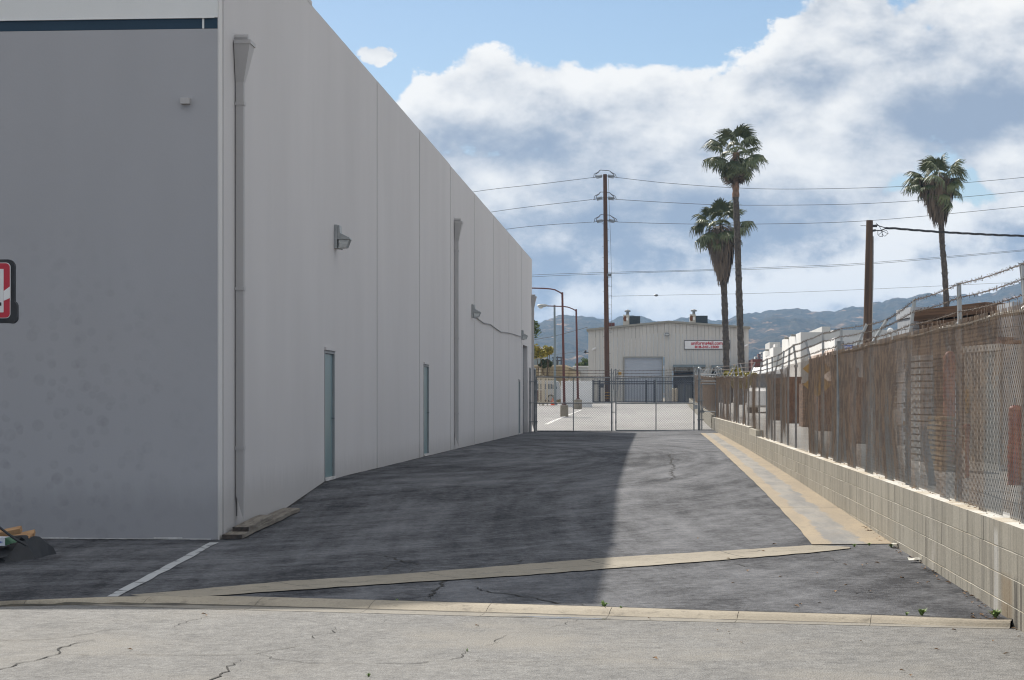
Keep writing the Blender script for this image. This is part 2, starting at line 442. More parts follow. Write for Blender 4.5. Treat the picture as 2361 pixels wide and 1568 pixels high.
M['silver'] = simple('silver_car_paint', (.50, .50, .49), (.46, .46, .45), 2, .3, metal=.4)
M['maroon'] = simple('maroon_car_paint', (.07, .022, .02), (.05, .018, .017), 2, .3)
M['rubber'] = simple('rubber', (.02, .02, .021), (.03, .03, .03), 6, .8)
M['hub'] = simple('wheel_hub', (.45, .45, .45), (.35, .35, .35), 6, .4, metal=.5)
M['old_wood'] = simple('old_grey_wood', (.24, .215, .18), (.14, .12, .10), 6, .9, (3, .4, 3), bmp=.5, bscale=30)
M['dark_wood'] = simple('dark_wet_wood', (.075, .060, .052), (.04, .034, .03), 6, .85, (3, .4, 3), bmp=.5, bscale=30)
M['fresh_wood'] = simple('fresh_pine', (.42, .25, .125), (.33, .185, .09), 5, .8, (1, 4, 4))
M['timber'] = simple('brown_timber', (.23, .135, .085), (.10, .062, .042), 3, .85, (.35, .35, 6), rand=.35)
M['grey_steel'] = simple('grey_bundle', (.40, .42, .45), (.33, .35, .38), 4, .6, rand=.15)
M['carton_white'] = simple('carton_white', (.62, .65, .70), (.56, .58, .62), 4, .6)
M['carton_green'] = simple('carton_green', (.05, .13, .07), (.07, .16, .09), 9, .6)
M['tarp'] = simple('black_plastic', (.016, .017, .020), (.026, .027, .030), 3, .55, bmp=.4, bscale=6)
M['yellow'] = simple('yellow_sign', (.60, .33, .035), (.50, .27, .03), 4, .5)
M['red_tank'] = simple('red_tank_paint', (.42, .075, .05), (.32, .06, .04), 3, .4)
M['pink_tank'] = simple('faded_red_paint', (.50, .15, .10), (.38, .10, .07), 3, .5)
M['container'] = simple('white_container_paint', (.70, .69, .66), (.56, .54, .50), 2, .6, (1, 1, .2))
M['pallet'] = simple('pallet_wood', (.46, .33, .18), (.34, .235, .125), 4, .85, (1, 1, 4), rand=.25)
M['old_pallet'] = simple('old_pallet_wood', (.10, .085, .070), (.06, .05, .042), 4, .9, (1, 1, 4), rand=.3)
M['palm_leaf'] = simple('palm_leaf', (.080, .105, .048), (.135, .15, .068), 2.0, .5, rand=.25, spec=.4)
M['palm_dead'] = simple('dead_palm_leaf', (.185, .14, .10), (.11, .086, .066), 2.5, .85, (1, 1, .2), rand=.2)
M['palm_trunk'] = simple('palm_bark', (.110, .092, .075), (.055, .046, .04), 7, .9, (1, 1, .8), bmp=.6, bscale=12)
M['palm_trunk_new'] = simple('palm_bark_new', (.27, .165, .11), (.17, .11, .08), 5, .9, (1, 1, .6))
M['leaf_yellow'] = simple('yellow_leaf', (.34, .27, .035), (.24, .22, .04), 3, .6, rand=.2)
M['leaf_green'] = simple('green_leaf', (.085, .125, .040), (.13, .165, .05), 3, .6, rand=.2)
M['leaf_dark'] = simple('dark_leaf', (.060, .085, .035), (.09, .11, .04), 3, .6, rand=.2)
M['bark'] = simple('bark', (.13, .10, .075), (.09, .07, .05), 6, .9)
M['weed'] = simple('weed_leaf', (.16, .26, .06), (.20, .29, .08), 8, .6)
M['straw'] = simple('dry_leaf', (.30, .17, .08), (.16, .10, .055), 30, .85, rand=.4)
M['paper'] = simple('paper', (.72, .70, .63), (.60, .58, .52), 6, .8)
M['cable'] = simple('black_cable', (.03, .032, .036), (.045, .046, .05), 2, .6)
M['cable_far'] = simple('aluminium_wire', (.14, .15, .16), (.18, .19, .20), 2, .5, metal=.3)
M['insulator'] = simple('insulator', (.12, .13, .14), (.16, .17, .18), 3, .4)
M['clay_cable'] = simple('grey_conduit', (.25, .25, .255), (.30, .30, .305), 3, .6)

mw, nt, b = new_mat('gutter_water')
b.inputs['Base Color'].default_value = (.05, .055, .06, 1)
b.inputs['Roughness'].default_value = .06
M['water'] = mw


# ------------------------------------------------------------------ mesh and object helpers
ORG = {}


class MB:
    """Collects faces in world coordinates; build() links them as one mesh object."""
    def __init__(self):
        self.v, self.f = [], []

    def add(self, verts, faces):
        o = len(self.v)
        self.v += [tuple(v) for v in verts]
        self.f += [tuple(i + o for i in f) for f in faces]
        return self

    def box(self, c, s, rot=None):
        hx, hy, hz = s[0] / 2, s[1] / 2, s[2] / 2
        vs = [Vector((x, y, z)) for x in (-hx, hx) for y in (-hy, hy) for z in (-hz, hz)]
        if rot is not None:
            mt = rot if isinstance(rot, Matrix) else Matrix.Rotation(rot, 3, 'Z')
            vs = [mt @ v for v in vs]
        c = Vector(c)
        return self.add([v + c for v in vs], [(0, 1, 3, 2), (4, 6, 7, 5), (0, 4, 5, 1), (2, 3, 7, 6), (0, 2, 6, 4), (1, 5, 7, 3)])

    def box2(self, a, b):
        return self.box([(a[i] + b[i]) / 2 for i in range(3)], [abs(b[i] - a[i]) for i in range(3)])

    def bar(self, p, q, w, h=None, up=(0, 0, 1)):
        p, q = Vector(p), Vector(q)
        d = (q - p)
        ln = d.length
        d.normalize()
        up = Vector(up)
        if abs(d.dot(up)) > .98:
            up = Vector((1, 0, 0))
        x = d.cross(up).normalized()
        z = x.cross(d)
        h = h or w
        vs = []
        for e in (p, q):
            for a, b_ in ((-1, -1), (1, -1), (1, 1), (-1, 1)):
                vs.append(e + x * a * w / 2 + z * b_ * h / 2)
        return self.add(vs, [(3, 2, 1, 0), (4, 5, 6, 7), (0, 1, 5, 4), (1, 2, 6, 5), (2, 3, 7, 6), (3, 0, 4, 7)])

    def tube(self, path, r, n=8, cap=True):
        path = [Vector(p) for p in path]
        rs = r if hasattr(r, '__len__') else [r] * len(path)
        vs, fs = [], []
        ref = None
        for i, p in enumerate(path):
            d = (path[min(i + 1, len(path) - 1)] - path[max(i - 1, 0)]).normalized()
            if ref is None:
                ref = Vector((0, 0, 1)) if abs(d.z) < .9 else Vector((1, 0, 0))
            x = d.cross(ref).normalized()
            y = x.cross(d).normalized()
            ref = y if abs(d.dot(y)) < .9 else ref
            for k in range(n):
                a = 2 * math.pi * k / n
                vs.append(p + (x * math.cos(a) + y * math.sin(a)) * rs[i])
        for i in range(len(path) - 1):
            for k in range(n):
                a, b_ = i * n + k, i * n + (k + 1) % n
                fs.append((a, b_, b_ + n, a + n))
        if cap:
            fs.append(tuple(range(n - 1, -1, -1)))
            fs.append(tuple(range((len(path) - 1) * n, len(path) * n)))
        return self.add(vs, fs)

    def lathe(self, base, prof, n=12):
        """prof: (radius, height) pairs from bottom to top."""
        base = Vector(base)
        vs, fs = [], []
        for r, h in prof:
            for k in range(n):
                a = 2 * math.pi * k / n
                vs.append(base + Vector((r * math.cos(a), r * math.sin(a), h)))
        for i in range(len(prof) - 1):
            for k in range(n):
                a, b_ = i * n + k, i * n + (k + 1) % n
                fs.append((a, b_, b_ + n, a + n))
        fs.append(tuple(range(n - 1, -1, -1)))
        fs.append(tuple(range((len(prof) - 1) * n, len(prof) * n)))
        return self.add(vs, fs)

    def prism(self, poly, d):
        """Extrude a 3-D polygon along the vector d."""
        d = Vector(d)
        a = [Vector(p) for p in poly]
        n = len(a)
        fs = [tuple(range(n - 1, -1, -1)), tuple(range(n, 2 * n))]
        fs += [(i, (i + 1) % n, (i + 1) % n + n, i + n) for i in range(n)]
        return self.add(a + [p + d for p in a], fs)

    def strip(self, left, right):
        """A sheet between two polylines of equal length."""
        n = len(left)
        vs = list(left) + list(right)
        return self.add(vs, [(i, i + n, i + n + 1, i + 1) for i in range(n - 1)])

    def ball(self, c, r, n=10, m=6, squash=(1, 1, 1)):
        prof = []
        c = Vector(c)
        vs, fs = [], []
        for j in range(m + 1):
            t = -math.pi / 2 + math.pi * j / m
            for k in range(n):
                a = 2 * math.pi * k / n
                vs.append(c + Vector((r * math.cos(t) * math.cos(a) * squash[0], r * math.cos(t) * math.sin(a) * squash[1], r * math.sin(t) * squash[2])))
        for j in range(m):
            for k in range(n):
                a, b_ = j * n + k, j * n + (k + 1) % n
                fs.append((a, b_, b_ + n, a + n))
        return self.add(vs, fs)

    def build(self, name, mat, parent=None, smooth=False, bevel=0.0):
        org = ORG.get(parent.name, Vector((0, 0, 0))) if parent is not None else Vector((0, 0, 0))
        vs = [(v[0] - org[0], v[1] - org[1], v[2] - org[2]) for v in self.v]
        me = bpy.data.meshes.new(name)
        me.from_pydata(vs, [], self.f)
        me.update()
        bm = bmesh.new()
        bm.from_mesh(me)
        bmesh.ops.recalc_face_normals(bm, faces=bm.faces)
        if bevel:
            bmesh.ops.bevel(bm, geom=[e for e in bm.edges if len(e.link_faces) == 2 and e.calc_face_angle(0) > .6], offset=bevel,
                            segments=2, affect='EDGES', profile=.6)
        bm.to_mesh(me)
        bm.free()
        if smooth:
            me.polygons.foreach_set('use_smooth', [True] * len(me.polygons))
            if hasattr(me, 'set_sharp_from_angle'):
                me.set_sharp_from_angle(angle=R(40))
        me.materials.append(M[mat] if isinstance(mat, str) else mat)
        o = bpy.data.objects.new(name, me)
        COL.objects.link(o)
        if parent is not None:
            o.parent = parent
            ORG[o.name] = org
        else:
            ORG[o.name] = Vector((0, 0, 0))
        return o


def raw_mesh(name, verts, quads, mat, parent=None):
    org = ORG.get(parent.name, Vector((0, 0, 0))) if parent is not None else Vector((0, 0, 0))
    verts = np.asarray(verts, dtype=np.float32) - np.array(org, dtype=np.float32)
    quads = np.asarray(quads, dtype=np.int32)
    k = quads.shape[1]
    me = bpy.data.meshes.new(name)
    me.vertices.add(len(verts))
    me.vertices.foreach_set('co', verts.ravel())
    me.loops.add(quads.size)
    me.loops.foreach_set('vertex_index', quads.ravel())
    me.polygons.add(len(quads))
    me.polygons.foreach_set('loop_start', np.arange(0, quads.size, k, dtype=np.int32))
    me.polygons.foreach_set('loop_total', np.full(len(quads), k, dtype=np.int32))
    me.update(calc_edges=True)
    me.materials.append(M[mat] if isinstance(mat, str) else mat)
    o = bpy.data.objects.new(name, me)
    COL.objects.link(o)
    if parent is not None:
        o.parent = parent
        ORG[o.name] = org
    else:
        ORG[o.name] = Vector((0, 0, 0))
    return o


def tag(o, label=None, cat=None, group=None, kind=None):
    if label:
        o['label'] = label
    if cat:
        o['category'] = cat
    if group:
        o['group'] = group
    if kind:
        o['kind'] = kind
    return o


def thing(name, loc, label, cat, group=None):
    o = bpy.data.objects.new(name, None)
    o.location = loc
    o.empty_display_size = .2
    COL.objects.link(o)
    ORG[o.name] = Vector(loc)
    return tag(o, label, cat, group)


def structure_root(name, loc=(0, 0, 0)):
    o = bpy.data.objects.new(name, None)
    o.location = loc
    COL.objects.link(o)
    ORG[o.name] = Vector(loc)
    o['kind'] = 'structure'
    return o


def text_mesh(name, body, size, loc, rot, mat, parent, extrude=.01, xscale=1.0, bold=0.0, align='CENTER'):
    cu = bpy.data.curves.new(name, 'FONT')
    cu.body, cu.size, cu.extrude, cu.align_x, cu.align_y = body, size, extrude, align, 'CENTER'
    cu.offset = bold
    tmp = bpy.data.objects.new(name + '_tmp', cu)
    COL.objects.link(tmp)
    dg = bpy.context.evaluated_depsgraph_get()
    me = bpy.data.meshes.new_from_object(tmp.evaluated_get(dg))
    bpy.data.objects.remove(tmp)
    bpy.data.curves.remove(cu)
    org = ORG[parent.name]
    mt = Matrix.Translation(Vector(loc) - org) @ rot.to_4x4() @ Matrix.Diagonal((xscale, 1, 1, 1))
    me.transform(mt)
    me.materials.clear()
    me.materials.append(M[mat])
    o = bpy.data.objects.new(name, me)
    COL.objects.link(o)
    o.parent = parent
    ORG[o.name] = org
    return o


# ------------------------------------------------------------------ terrain and surveying
LEFT = [(8, -.09), (15.5, -.06), (20, -.075), (23.4, -.08), (27, .03), (30.6, .29), (33, .30), (37, .285), (52, .25), (86, .13), (100, .42), (150, 1.2), (400, 1.2)]
RIGHT = [(8, -.02), (14, 0), (21.3, .03), (35, .13), (51, .21), (77, .24), (84, .25), (100, .46), (150, 1.2), (400, 1.2)]


def interp(t, x):
    if x <= t[0][0]:
        return t[0][1]
    for (a, va), (b_, vb) in zip(t, t[1:]):
        if x <= b_:
            return va + (vb - va) * (x - a) / (b_ - a)
    return t[-1][1]


def gz(x, y):
    t = min(1, max(0, (x + 5.2) / 7.85))
    l, r = interp(LEFT, y), interp(RIGHT, y)
    e = 1 + .6 * min(1, max(0, (y - 24) / 4)) * min(1, max(0, (62 - y) / 8))
    w = (1 - t) ** e
    return r + (l - r) * w


def yardz(y):
    return interp([(0, .45), (30, .55), (60, .62), (150, 1.2)], y)


_c, _s = math.cos(YAW), math.sin(YAW)


def ray(px, py):
    a, e = (px - 1180.5) / FOCAL, (915.0 - py) / FOCAL
    return a * _c - _s, a * _s + _c, e


def at(px, py, d):
    x, y, e = ray(px, py)
    return Vector((x * d, y * d, CAM_H + e * d))


def onY(px, py, Y):
    return at(px, py, Y / ray(px, py)[1])


def onX(px, py, X):
    return at(px, py, X / ray(px, py)[0])


def onG(px, py, dz=0.0, g=gz):
    lo, hi = 5.0, 400.0
    for _ in range(50):
        d = (lo + hi) / 2
        p = at(px, py, d)
        if p.z > g(p.x, p.y):
            lo = d
        else:
            hi = d
    p = at(px, py, lo)
    p.z = g(p.x, p.y) + dz
    return p


def grid_sheet(name, xs, ys, zf, mat, parent=None, keep=None):
    xs, ys = list(xs), list(ys)
    vs = [(x, y, zf(x, y)) for y in ys for x in xs]
    w = len(xs)
    fs = []
    for j in range(len(ys) - 1):
        for i in range(w - 1):
            if keep is None or keep((xs[i] + xs[i + 1]) / 2, (ys[j] + ys[j + 1]) / 2):
                fs.append((j * w + i, j * w + i + 1, (j + 1) * w + i + 1, (j + 1) * w + i))
    return raw_mesh(name, vs, fs, mat, parent)


def frange(a, b_, st):
    n = max(1, round((b_ - a) / st))
    return [a + (b_ - a) * i / n for i in range(n + 1)]


def resample(pts, step):
    pts = [Vector(p) for p in pts]
    L = [0]
    for a, b_ in zip(pts, pts[1:]):
        L.append(L[-1] + (b_ - a).length)
    n = max(2, int(L[-1] / step) + 1)
    out, j = [], 0
    for i in range(n):
        t = L[-1] * i / (n - 1)
        while j < len(pts) - 2 and L[j + 1] < t:
            j += 1
        f = (t - L[j]) / max(1e-9, L[j + 1] - L[j])
        out.append(pts[j].lerp(pts[j + 1], f))
    return out


def resample_n(pts, n):
    pts = [Vector(p) for p in pts]
    L = [0]
    for a, b_ in zip(pts, pts[1:]):
        L.append(L[-1] + (b_ - a).length)
    out, j = [], 0
    for i in range(n):
        t = L[-1] * i / (n - 1)
        while j < len(pts) - 2 and L[j + 1] < t:
            j += 1
        f = (t - L[j]) / max(1e-9, L[j + 1] - L[j])
        out.append(pts[j].lerp(pts[j + 1], f))
    return out


# ================================================================== GROUND
WALLX, WALLT = 2.65, 0.20                       # face and thickness of the block wall on the right
SIDEX, FRONTY = -5.2, 23.06                     # planes of the big warehouse


def roadz(x, y=14.5):
    return gz(x, 14.6) - .032


kt = [onG(*p) for p in ((0, 1389), (122, 1384), (260, 1379), (440, 1376.5), (560, 1378), (902, 1387), (1386, 1401.6), (1640, 1411), (2021, 1422), (2282, 1433))]
kb = [onG(px, py, g=roadz) for px, py in ((0, 1399), (172, 1395), (344, 1399.5), (500, 1404.5), (902, 1415), (1386, 1428), (1640, 1434), (2021, 1443), (2310, 1450))]


def line_y(pts):
    pts = sorted((p.x, p.y) for p in pts)

    def f(x):
        if x <= pts[0][0]:
            return pts[0][1] + (x - pts[0][0]) * -.05
        return interp(pts, x)
    return f


ktop, kbot = line_y(kt), line_y(kb)

pxs = frange(-34, -5.5, 1.9) + frange(-5.2, WALLX + .02, .4)
ts = [0, .004, .012, .03, .06] + [(.06 + .94 * i / 150) for i in range(1, 151)]
vs = [(x, ktop(x) + t * (84.0 - ktop(x)), gz(x, ktop(x) + t * (84.0 - ktop(x)))) for t in ts for x in pxs]
w = len(pxs)
fs = [(j * w + i, j * w + i + 1, (j + 1) * w + i + 1, (j + 1) * w + i) for j in range(len(ts) - 1) for i in range(w - 1)]
pavement = tag(raw_mesh('pavement', vs, fs, 'alley'), 'dark patched asphalt of the alley beside the warehouse', kind='structure')

lot = grid_sheet('parking_lot', frange(-60, -5.4, 6) + frange(-5.2, 2.6, .8) + [WALLX + .05], frange(84.0, 152, 2), lambda x, y: gz(x, y), 'lot')
tag(lot, 'pale sunlit asphalt of the lot beyond the gate', kind='structure')

rxs = frange(-34, -6, 2.8) + frange(-5.6, 3.2, .4) + frange(4, 34, 3)
rts = [0, .01, .03, .07, .14, .25, .4, .6, .8, 1]
vs = [(x, kbot(min(x, 2.6)) + t * (-40 - kbot(min(x, 2.6))), roadz(x) + .03 * (1 - math.exp(-t * 9)) - .03 * 0) for t in rts for x in rxs]
w = len(rxs)
fs = [(j * w + i + 1, j * w + i, (j + 1) * w + i, (j + 1) * w + i + 1) for j in range(len(rts) - 1) for i in range(w - 1)]
road = tag(raw_mesh('road', vs, fs, 'road'), 'pale worn asphalt road with wandering cracks in front of the alley', kind='structure')


def road_h(x, y):
    t = (kbot(min(x, 2.6)) - y) / (kbot(min(x, 2.6)) + 40)
    return roadz(x) + .03 * (1 - math.exp(-max(0, t) * 9))


# wide land under everything, dropping behind the block wall to the level of the yard
gxs = [-4000, -1500, -500, -120, -40, WALLX + .08, WALLX + .12, 12, 40, 120, 500, 1500, 4000]
gys = [-3000, -600, -60, -5, 10.6, 10.9, 30, 60, 84, 100, 125, 150, 400, 1500, 4000, 7000]


def land(x, y):
    if x > WALLX + .1 and y > 10.7:
        return yardz(y) - .02
    return gz(x, y) - (.35 if y < 149 else .03)


tag(grid_sheet('ground', gxs, gys, land, 'dirt'), 'dry earth stretching away below everything', kind='structure')
tag(grid_sheet('yard_floor', frange(WALLX + .14, 60, 4), frange(10.95, 150, 5), lambda x, y: yardz(y), 'yard'),
    'sunlit concrete floor of the storage yard behind the rusty fence', kind='structure')

# ---- rolled kerb in short cast lengths
kerb = structure_root('kerb')
cuts = [-33, -24, -16, -11, -8, -6.4] + frange(-5.2, 2.64, .93)
prof = [(0.0, .014), (.08, .013), (.22, .006), (.34, -.006), (.44, -.020), (.52, -.030)]
for i, (a, b_) in enumerate(zip(cuts, cuts[1:])):
    n = 6
    skew = -.05
    m, g = MB(), MB()
    for mm, pr in ((m, prof), (g, [(.52, -.030), (.76, -.033), (1.02, -.030)])):
        rows = []
        for t, h in pr:
            row = []
            for q in range(n + 1):
                x = a + .002 + (b_ - a - .004) * q / n
                y = ktop(x) + t * (kbot(x) - ktop(x))
                row.append((x + skew * t, y, gz(x, 14.6) + h))
            rows.append(row)
        for r0, r1 in zip(rows, rows[1:]):
            mm.strip(r0, r1)
        if mm is m:
            mm.add(rows[0] + [(p[0], p[1] + .12, p[2] - .10) for p in rows[0]], [(q, q + 1, q + n + 2, q + n + 1) for q in range(n)])
    seg = m.build('kerb_length', 'kerb', kerb, smooth=True)
    g.build('gutter', 'gutter', seg, smooth=True)
# dark bed that shows in the joints
bed = MB()
xs = frange(-33, 2.6, .4)
bed.strip([(x, ktop(x) + .03, gz(x, 14.6) - .002) for x in xs], [(x, kbot(x) - .02, gz(x, 14.6) - .050) for x in xs])
bed.build('kerb_bed', 'crack_dust', kerb)

# ---- cross gutter: a diagonal concrete strip
up = [onG(*p) for p in ((300, 1374), (420, 1364), (649, 1343), (902, 1327), (1120, 1310), (1402, 1287.5), (1640, 1273.5), (1872, 1258.6), (1960, 1263))]
lo = [onG(*p) for p in ((390, 1378.5), (466, 1377.5), (660, 1364), (902, 1347.5), (1214, 1328), (1414, 1312), (1640, 1295), (1860, 1277), (1964, 1266))]
N = 61
up, lo = resample_n(up, N), resample_n(lo, N)
cross = structure_root('cross_gutter')
joint_at = [0, 11, 22, 36, 48, 60]
for a, b_ in zip(joint_at, joint_at[1:]):
    m = MB()
    rows = []
    for q in range(5):
        rows.append([])
        for i in range(a, b_ + 1):
            p = up[i].lerp(lo[i], q / 4)
            p.y += (.022 * math.sin(i * 1.7) * math.sin(i * .61 + 1) + .014 * math.sin(i * 4.3)) * (1 if q in (0, 4) else .2)
            ii = (.006 if i == a else -.006 if i == b_ else 0)
            p.x += ii
            p.z = gz(p.x, p.y) + .010 - .010 * math.sin(math.pi * q / 4)
            rows[-1].append(p)
    for r0, r1 in zip(rows, rows[1:]):
        m.strip(r0, r1)
    m.build('concrete_slab', 'conc', cross, smooth=True)

# ---- drain channel along the block wall
dl = [onG(*p) for p in ((1615, 999), (1645, 1024), (1686, 1062), (1760, 1133), (1816, 1192.6), (1850, 1229), (1872, 1257))]
N = 81
dl = resample_n(dl, N)
dl.sort(key=lambda p: p.y)
drain = structure_root('drain_channel')
near_y = dl[0].y
jts = [0, 9, 19, 30, 42, 54, 67, 80]
for a, b_ in zip(jts, jts[1:]):
    m = MB()
    rows = []
    for q in range(6):
        rows.append([])
        for i in range(a, b_ + 1):
            p = dl[i].lerp(Vector((WALLX + .01, dl[i].y + (.9 if i < 4 else 0) * 0, 0)), q / 5)
            p.x += (.005 * math.sin(i * 2.3) + .004 * math.sin(i * 5.1)) if q == 0 else 0
            p.y += (.012 if i == a else -.012 if i == b_ else 0)
            p.z = gz(p.x, p.y) + .009
            rows[-1].append(p)
    for r0, r1 in zip(rows, rows[1:]):
        m.strip(r0, r1)
    sl = m.build('concrete_slab', 'apron', drain)
    at_ = sl.data.attributes.new('across', 'FLOAT', 'POINT')
    at_.data.foreach_set('value', [q / 5 for _r in range(5) for q in ([_r] * (b_ - a + 1) + [_r + 1] * (b_ - a + 1))])
# ---- painted lines
pl = structure_root('painted_line')
a0, a1, b0, b1 = onG(484, 1252, .008), onG(503, 1252, .008), onG(247, 1377, .008), onG(274, 1377, .008)
m = MB()
m.strip([a0.lerp(b0, i / 12) for i in range(13)], [a1.lerp(b1, i / 12) for i in range(13)])
for v in range(len(m.v)):
    x, y, z = m.v[v]
    m.v[v] = (x + rng.uniform(-.012, .012), y, gz(x, y) + .007)
m.build('parking_line', 'line', pl)
m = MB()
q = [onG(1254, 979, .01), onG(1264, 979, .01), onG(1340, 945, .01), onG(1344, 945, .01)]
for i in range(10):
    pass
m.strip([q[0].lerp(q[2], i / 10) for i in range(11)], [q[1].lerp(q[3], i / 10) for i in range(11)])
for v in range(len(m.v)):
    x, y, z = m.v[v]
    m.v[v] = (x, y, gz(x, y) + .012)
m.build('lot_line', 'white_line', pl)

# ---- cracks
def crack(path, parent, zf, wd=.012, mat='crack', seed=0):
    r = random.Random(seed)
    pts = resample(path, .07)
    L, Rr = [], []
    off = 0
    for i, p in enumerate(pts):
        d = (pts[min(i + 1, len(pts) - 1)] - pts[max(i - 1, 0)])
        nrm = Vector((-d.y, d.x, 0)).normalized()
        off = off * .75 + r.uniform(-.035, .035)
        wv = wd * r.uniform(.35, 1.2) * (1 if 2 < i < len(pts) - 3 else .4)
        c = p + nrm * off
        a, b_ = c - nrm * wv / 2, c + nrm * wv / 2
        L.append((a.x, a.y, zf(a.x, a.y) + .004))
        Rr.append((b_.x, b_.y, zf(b_.x, b_.y) + .004))
    MB().strip(L, Rr).build('crack', mat, parent)


def z5(x, y):
    return .3728 * x, 983.8 + .3728 * y


def z6(x, y):
    return 787 + .3728 * x, 983.8 + .3728 * y


road_cracks = [
    ([z5(-300, 1318), z5(0, 1325), z5(250, 1325), z5(480, 1300), z5(640, 1265), z5(870, 1240)], .012),
    ([z5(1060, 1242), z5(1150, 1210), z5(1290, 1178)], .014),
    ([z5(-200, 1540), z5(0, 1510), z5(130, 1475), z5(330, 1410), z5(400, 1370), z5(600, 1320)], .022),
    ([z5(340, 1405), z5(850, 1415), z5(1280, 1420), z5(1600, 1412), z5(1700, 1385), z5(1960, 1350)], .013),
    ([z5(1870, 1325), z5(1945, 1295), z5(2050, 1275), z5(2100, 1240)], .014),
    ([z5(1600, 1412), z5(1720, 1450), z5(2000, 1467), z6(450, 1465), z6(640, 1450), z6(780, 1385)], .015),
    ([z5(1200, 1600), z5(1300, 1560), z5(1420, 1500), z5(1490, 1445)], .024),
    ([z6(850, 1420), z6(858, 1450), z6(1300, 1450), z6(1800, 1425)], .010),
    ([z6(880, 1355), z6(980, 1310), z6(965, 1290)], .014),
    ([z6(1300, 1237), z6(1390, 1210), z6(1450, 1195)], .022),
    ([z6(250, 1220), z6(310, 1195)], .010),
]
for i, (pp, wd) in enumerate(road_cracks):
    crack([onG(*p, g=road_h) for p in pp], road, road_h, wd * .65, 'crack_dust' if i in (3, 7, 0) else 'crack', i)
pave_cracks = [
    ([z6(820, 990), z6(900, 1020), z6(1180, 1065), z6(1330, 1100), z6(1480, 1098), z6(1610, 1120)], .030),
    ([z6(200, 790), z6(330, 820), z6(480, 860), z6(700, 862), z6(880, 862), z6(1050, 840), z6(1190, 820)], .030),
    ([z6(440, 905), z6(560, 870), z6(700, 885), z6(830, 880)], .025),
    ([z6(0, 915), z6(140, 905), z6(250, 885), z6(330, 850)], .025),
    ([z6(570, 1065), z6(585, 1000), z6(620, 950)], .035),
    ([z6(2030, 170), z6(2045, 240), z6(2040, 285), z6(2060, 330)], .04),
    ([z6(1090, 1085), z6(1000, 1060), z6(930, 1070)], .012),
    ([z5(790, 1040), z5(1100, 1022), z5(1300, 990), z5(1700, 955), z5(2100, 935)], .025),
    ([z6(0, 930), z6(400, 905), z6(900, 870), z6(1400, 815), z6(2111, 770)], .022),
    ([(1660, 1278), (1740, 1274), (1800, 1266), (1862, 1258)], .02),
    ([(1662, 1297), (1710, 1304), (1780, 1312)], .02),
    ([(1974 + 82, 1314), (2130, 1312), (2160, 1310)], .02),
]
for i, (pp, wd) in enumerate(pave_cracks):
    crack([onG(*p) for p in pp], pavement, lambda x, y: gz(x, y) + .001, wd * .75, 'crack', 50 + i)

# crumbled gap between the asphalt and the kerb
m = MB()
rg = random.Random(77)
for x in frange(-2.2, 2.6, .06):
    wv = rg.uniform(.008, .035) * (1.6 if x > .5 else .8)
    m.add([(x, ktop(x) - .004, gz(x, 14.6) + .0165), (x + .062, ktop(x + .06) - .004, gz(x, 14.6) + .0165), (x + .062, ktop(x + .06) + wv, gz(x, 14.6) + .0165), (x, ktop(x) + wv * rg.uniform(.6, 1.4), gz(x, 14.6) + .0165)], [(0, 1, 2, 3)])
tag(m.build('edge_gap', 'crack', pavement), kind='stuff')

# grit and black crumbs gathered where the asphalt meets the warehouse
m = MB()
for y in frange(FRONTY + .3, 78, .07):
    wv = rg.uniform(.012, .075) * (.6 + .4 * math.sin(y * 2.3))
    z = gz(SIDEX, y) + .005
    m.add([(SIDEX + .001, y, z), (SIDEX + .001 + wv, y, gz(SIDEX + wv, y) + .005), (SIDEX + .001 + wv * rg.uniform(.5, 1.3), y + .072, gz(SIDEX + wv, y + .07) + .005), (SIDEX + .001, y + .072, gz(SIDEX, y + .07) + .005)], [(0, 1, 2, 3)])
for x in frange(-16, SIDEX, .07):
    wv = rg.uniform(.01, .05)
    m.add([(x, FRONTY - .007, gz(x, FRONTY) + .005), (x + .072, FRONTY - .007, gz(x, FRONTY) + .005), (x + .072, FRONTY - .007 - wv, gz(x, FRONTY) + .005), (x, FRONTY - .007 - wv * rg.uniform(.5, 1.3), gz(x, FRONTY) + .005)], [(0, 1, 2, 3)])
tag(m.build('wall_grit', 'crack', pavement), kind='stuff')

# ---- water lying in the gutter
m = MB()
a = [onG(px, py, g=lambda x, y: roadz(x) - .002) for px, py in ((1120, 1422.2), (1180, 1420.5), (1300, 1423), (1400, 1427), (1450, 1430))]
b_ = [onG(px, py, g=lambda x, y: roadz(x) - .002) for px, py in ((1121, 1423), (1180, 1424), (1300, 1428), (1400, 1430), (1451, 1431))]
for v in a + b_:
    v.z = roadz(v.x) + .0015
m.strip(a, b_)
tag(m.build('puddle', 'water'), 'thin puddle lying along the gutter', kind='structure')

# ================================================================== BLOCK WALL
wall = thing('block_wall', (WALLX, 30, 0), 'low retaining wall of grey-tan concrete blocks below the rusty fence', 'wall')
BL, BH, STEPY = .406, .20, 52.6


def wall_top(y):
    return (.71 - .0017 * (y - 14)) + (.19 if y > STEPY else 0)


bmesh_cache = {}


def block_mesh(kind):
    if kind not in bmesh_cache:
        mm = MB().box((0, 0, 0), (WALLT, BL - .0006, BH - .007))
        o = mm.build('block', 'block', None, bevel=.0025)
        bmesh_cache[kind] = o.data
        bpy.data.objects.remove(o)
    return bmesh_cache[kind]


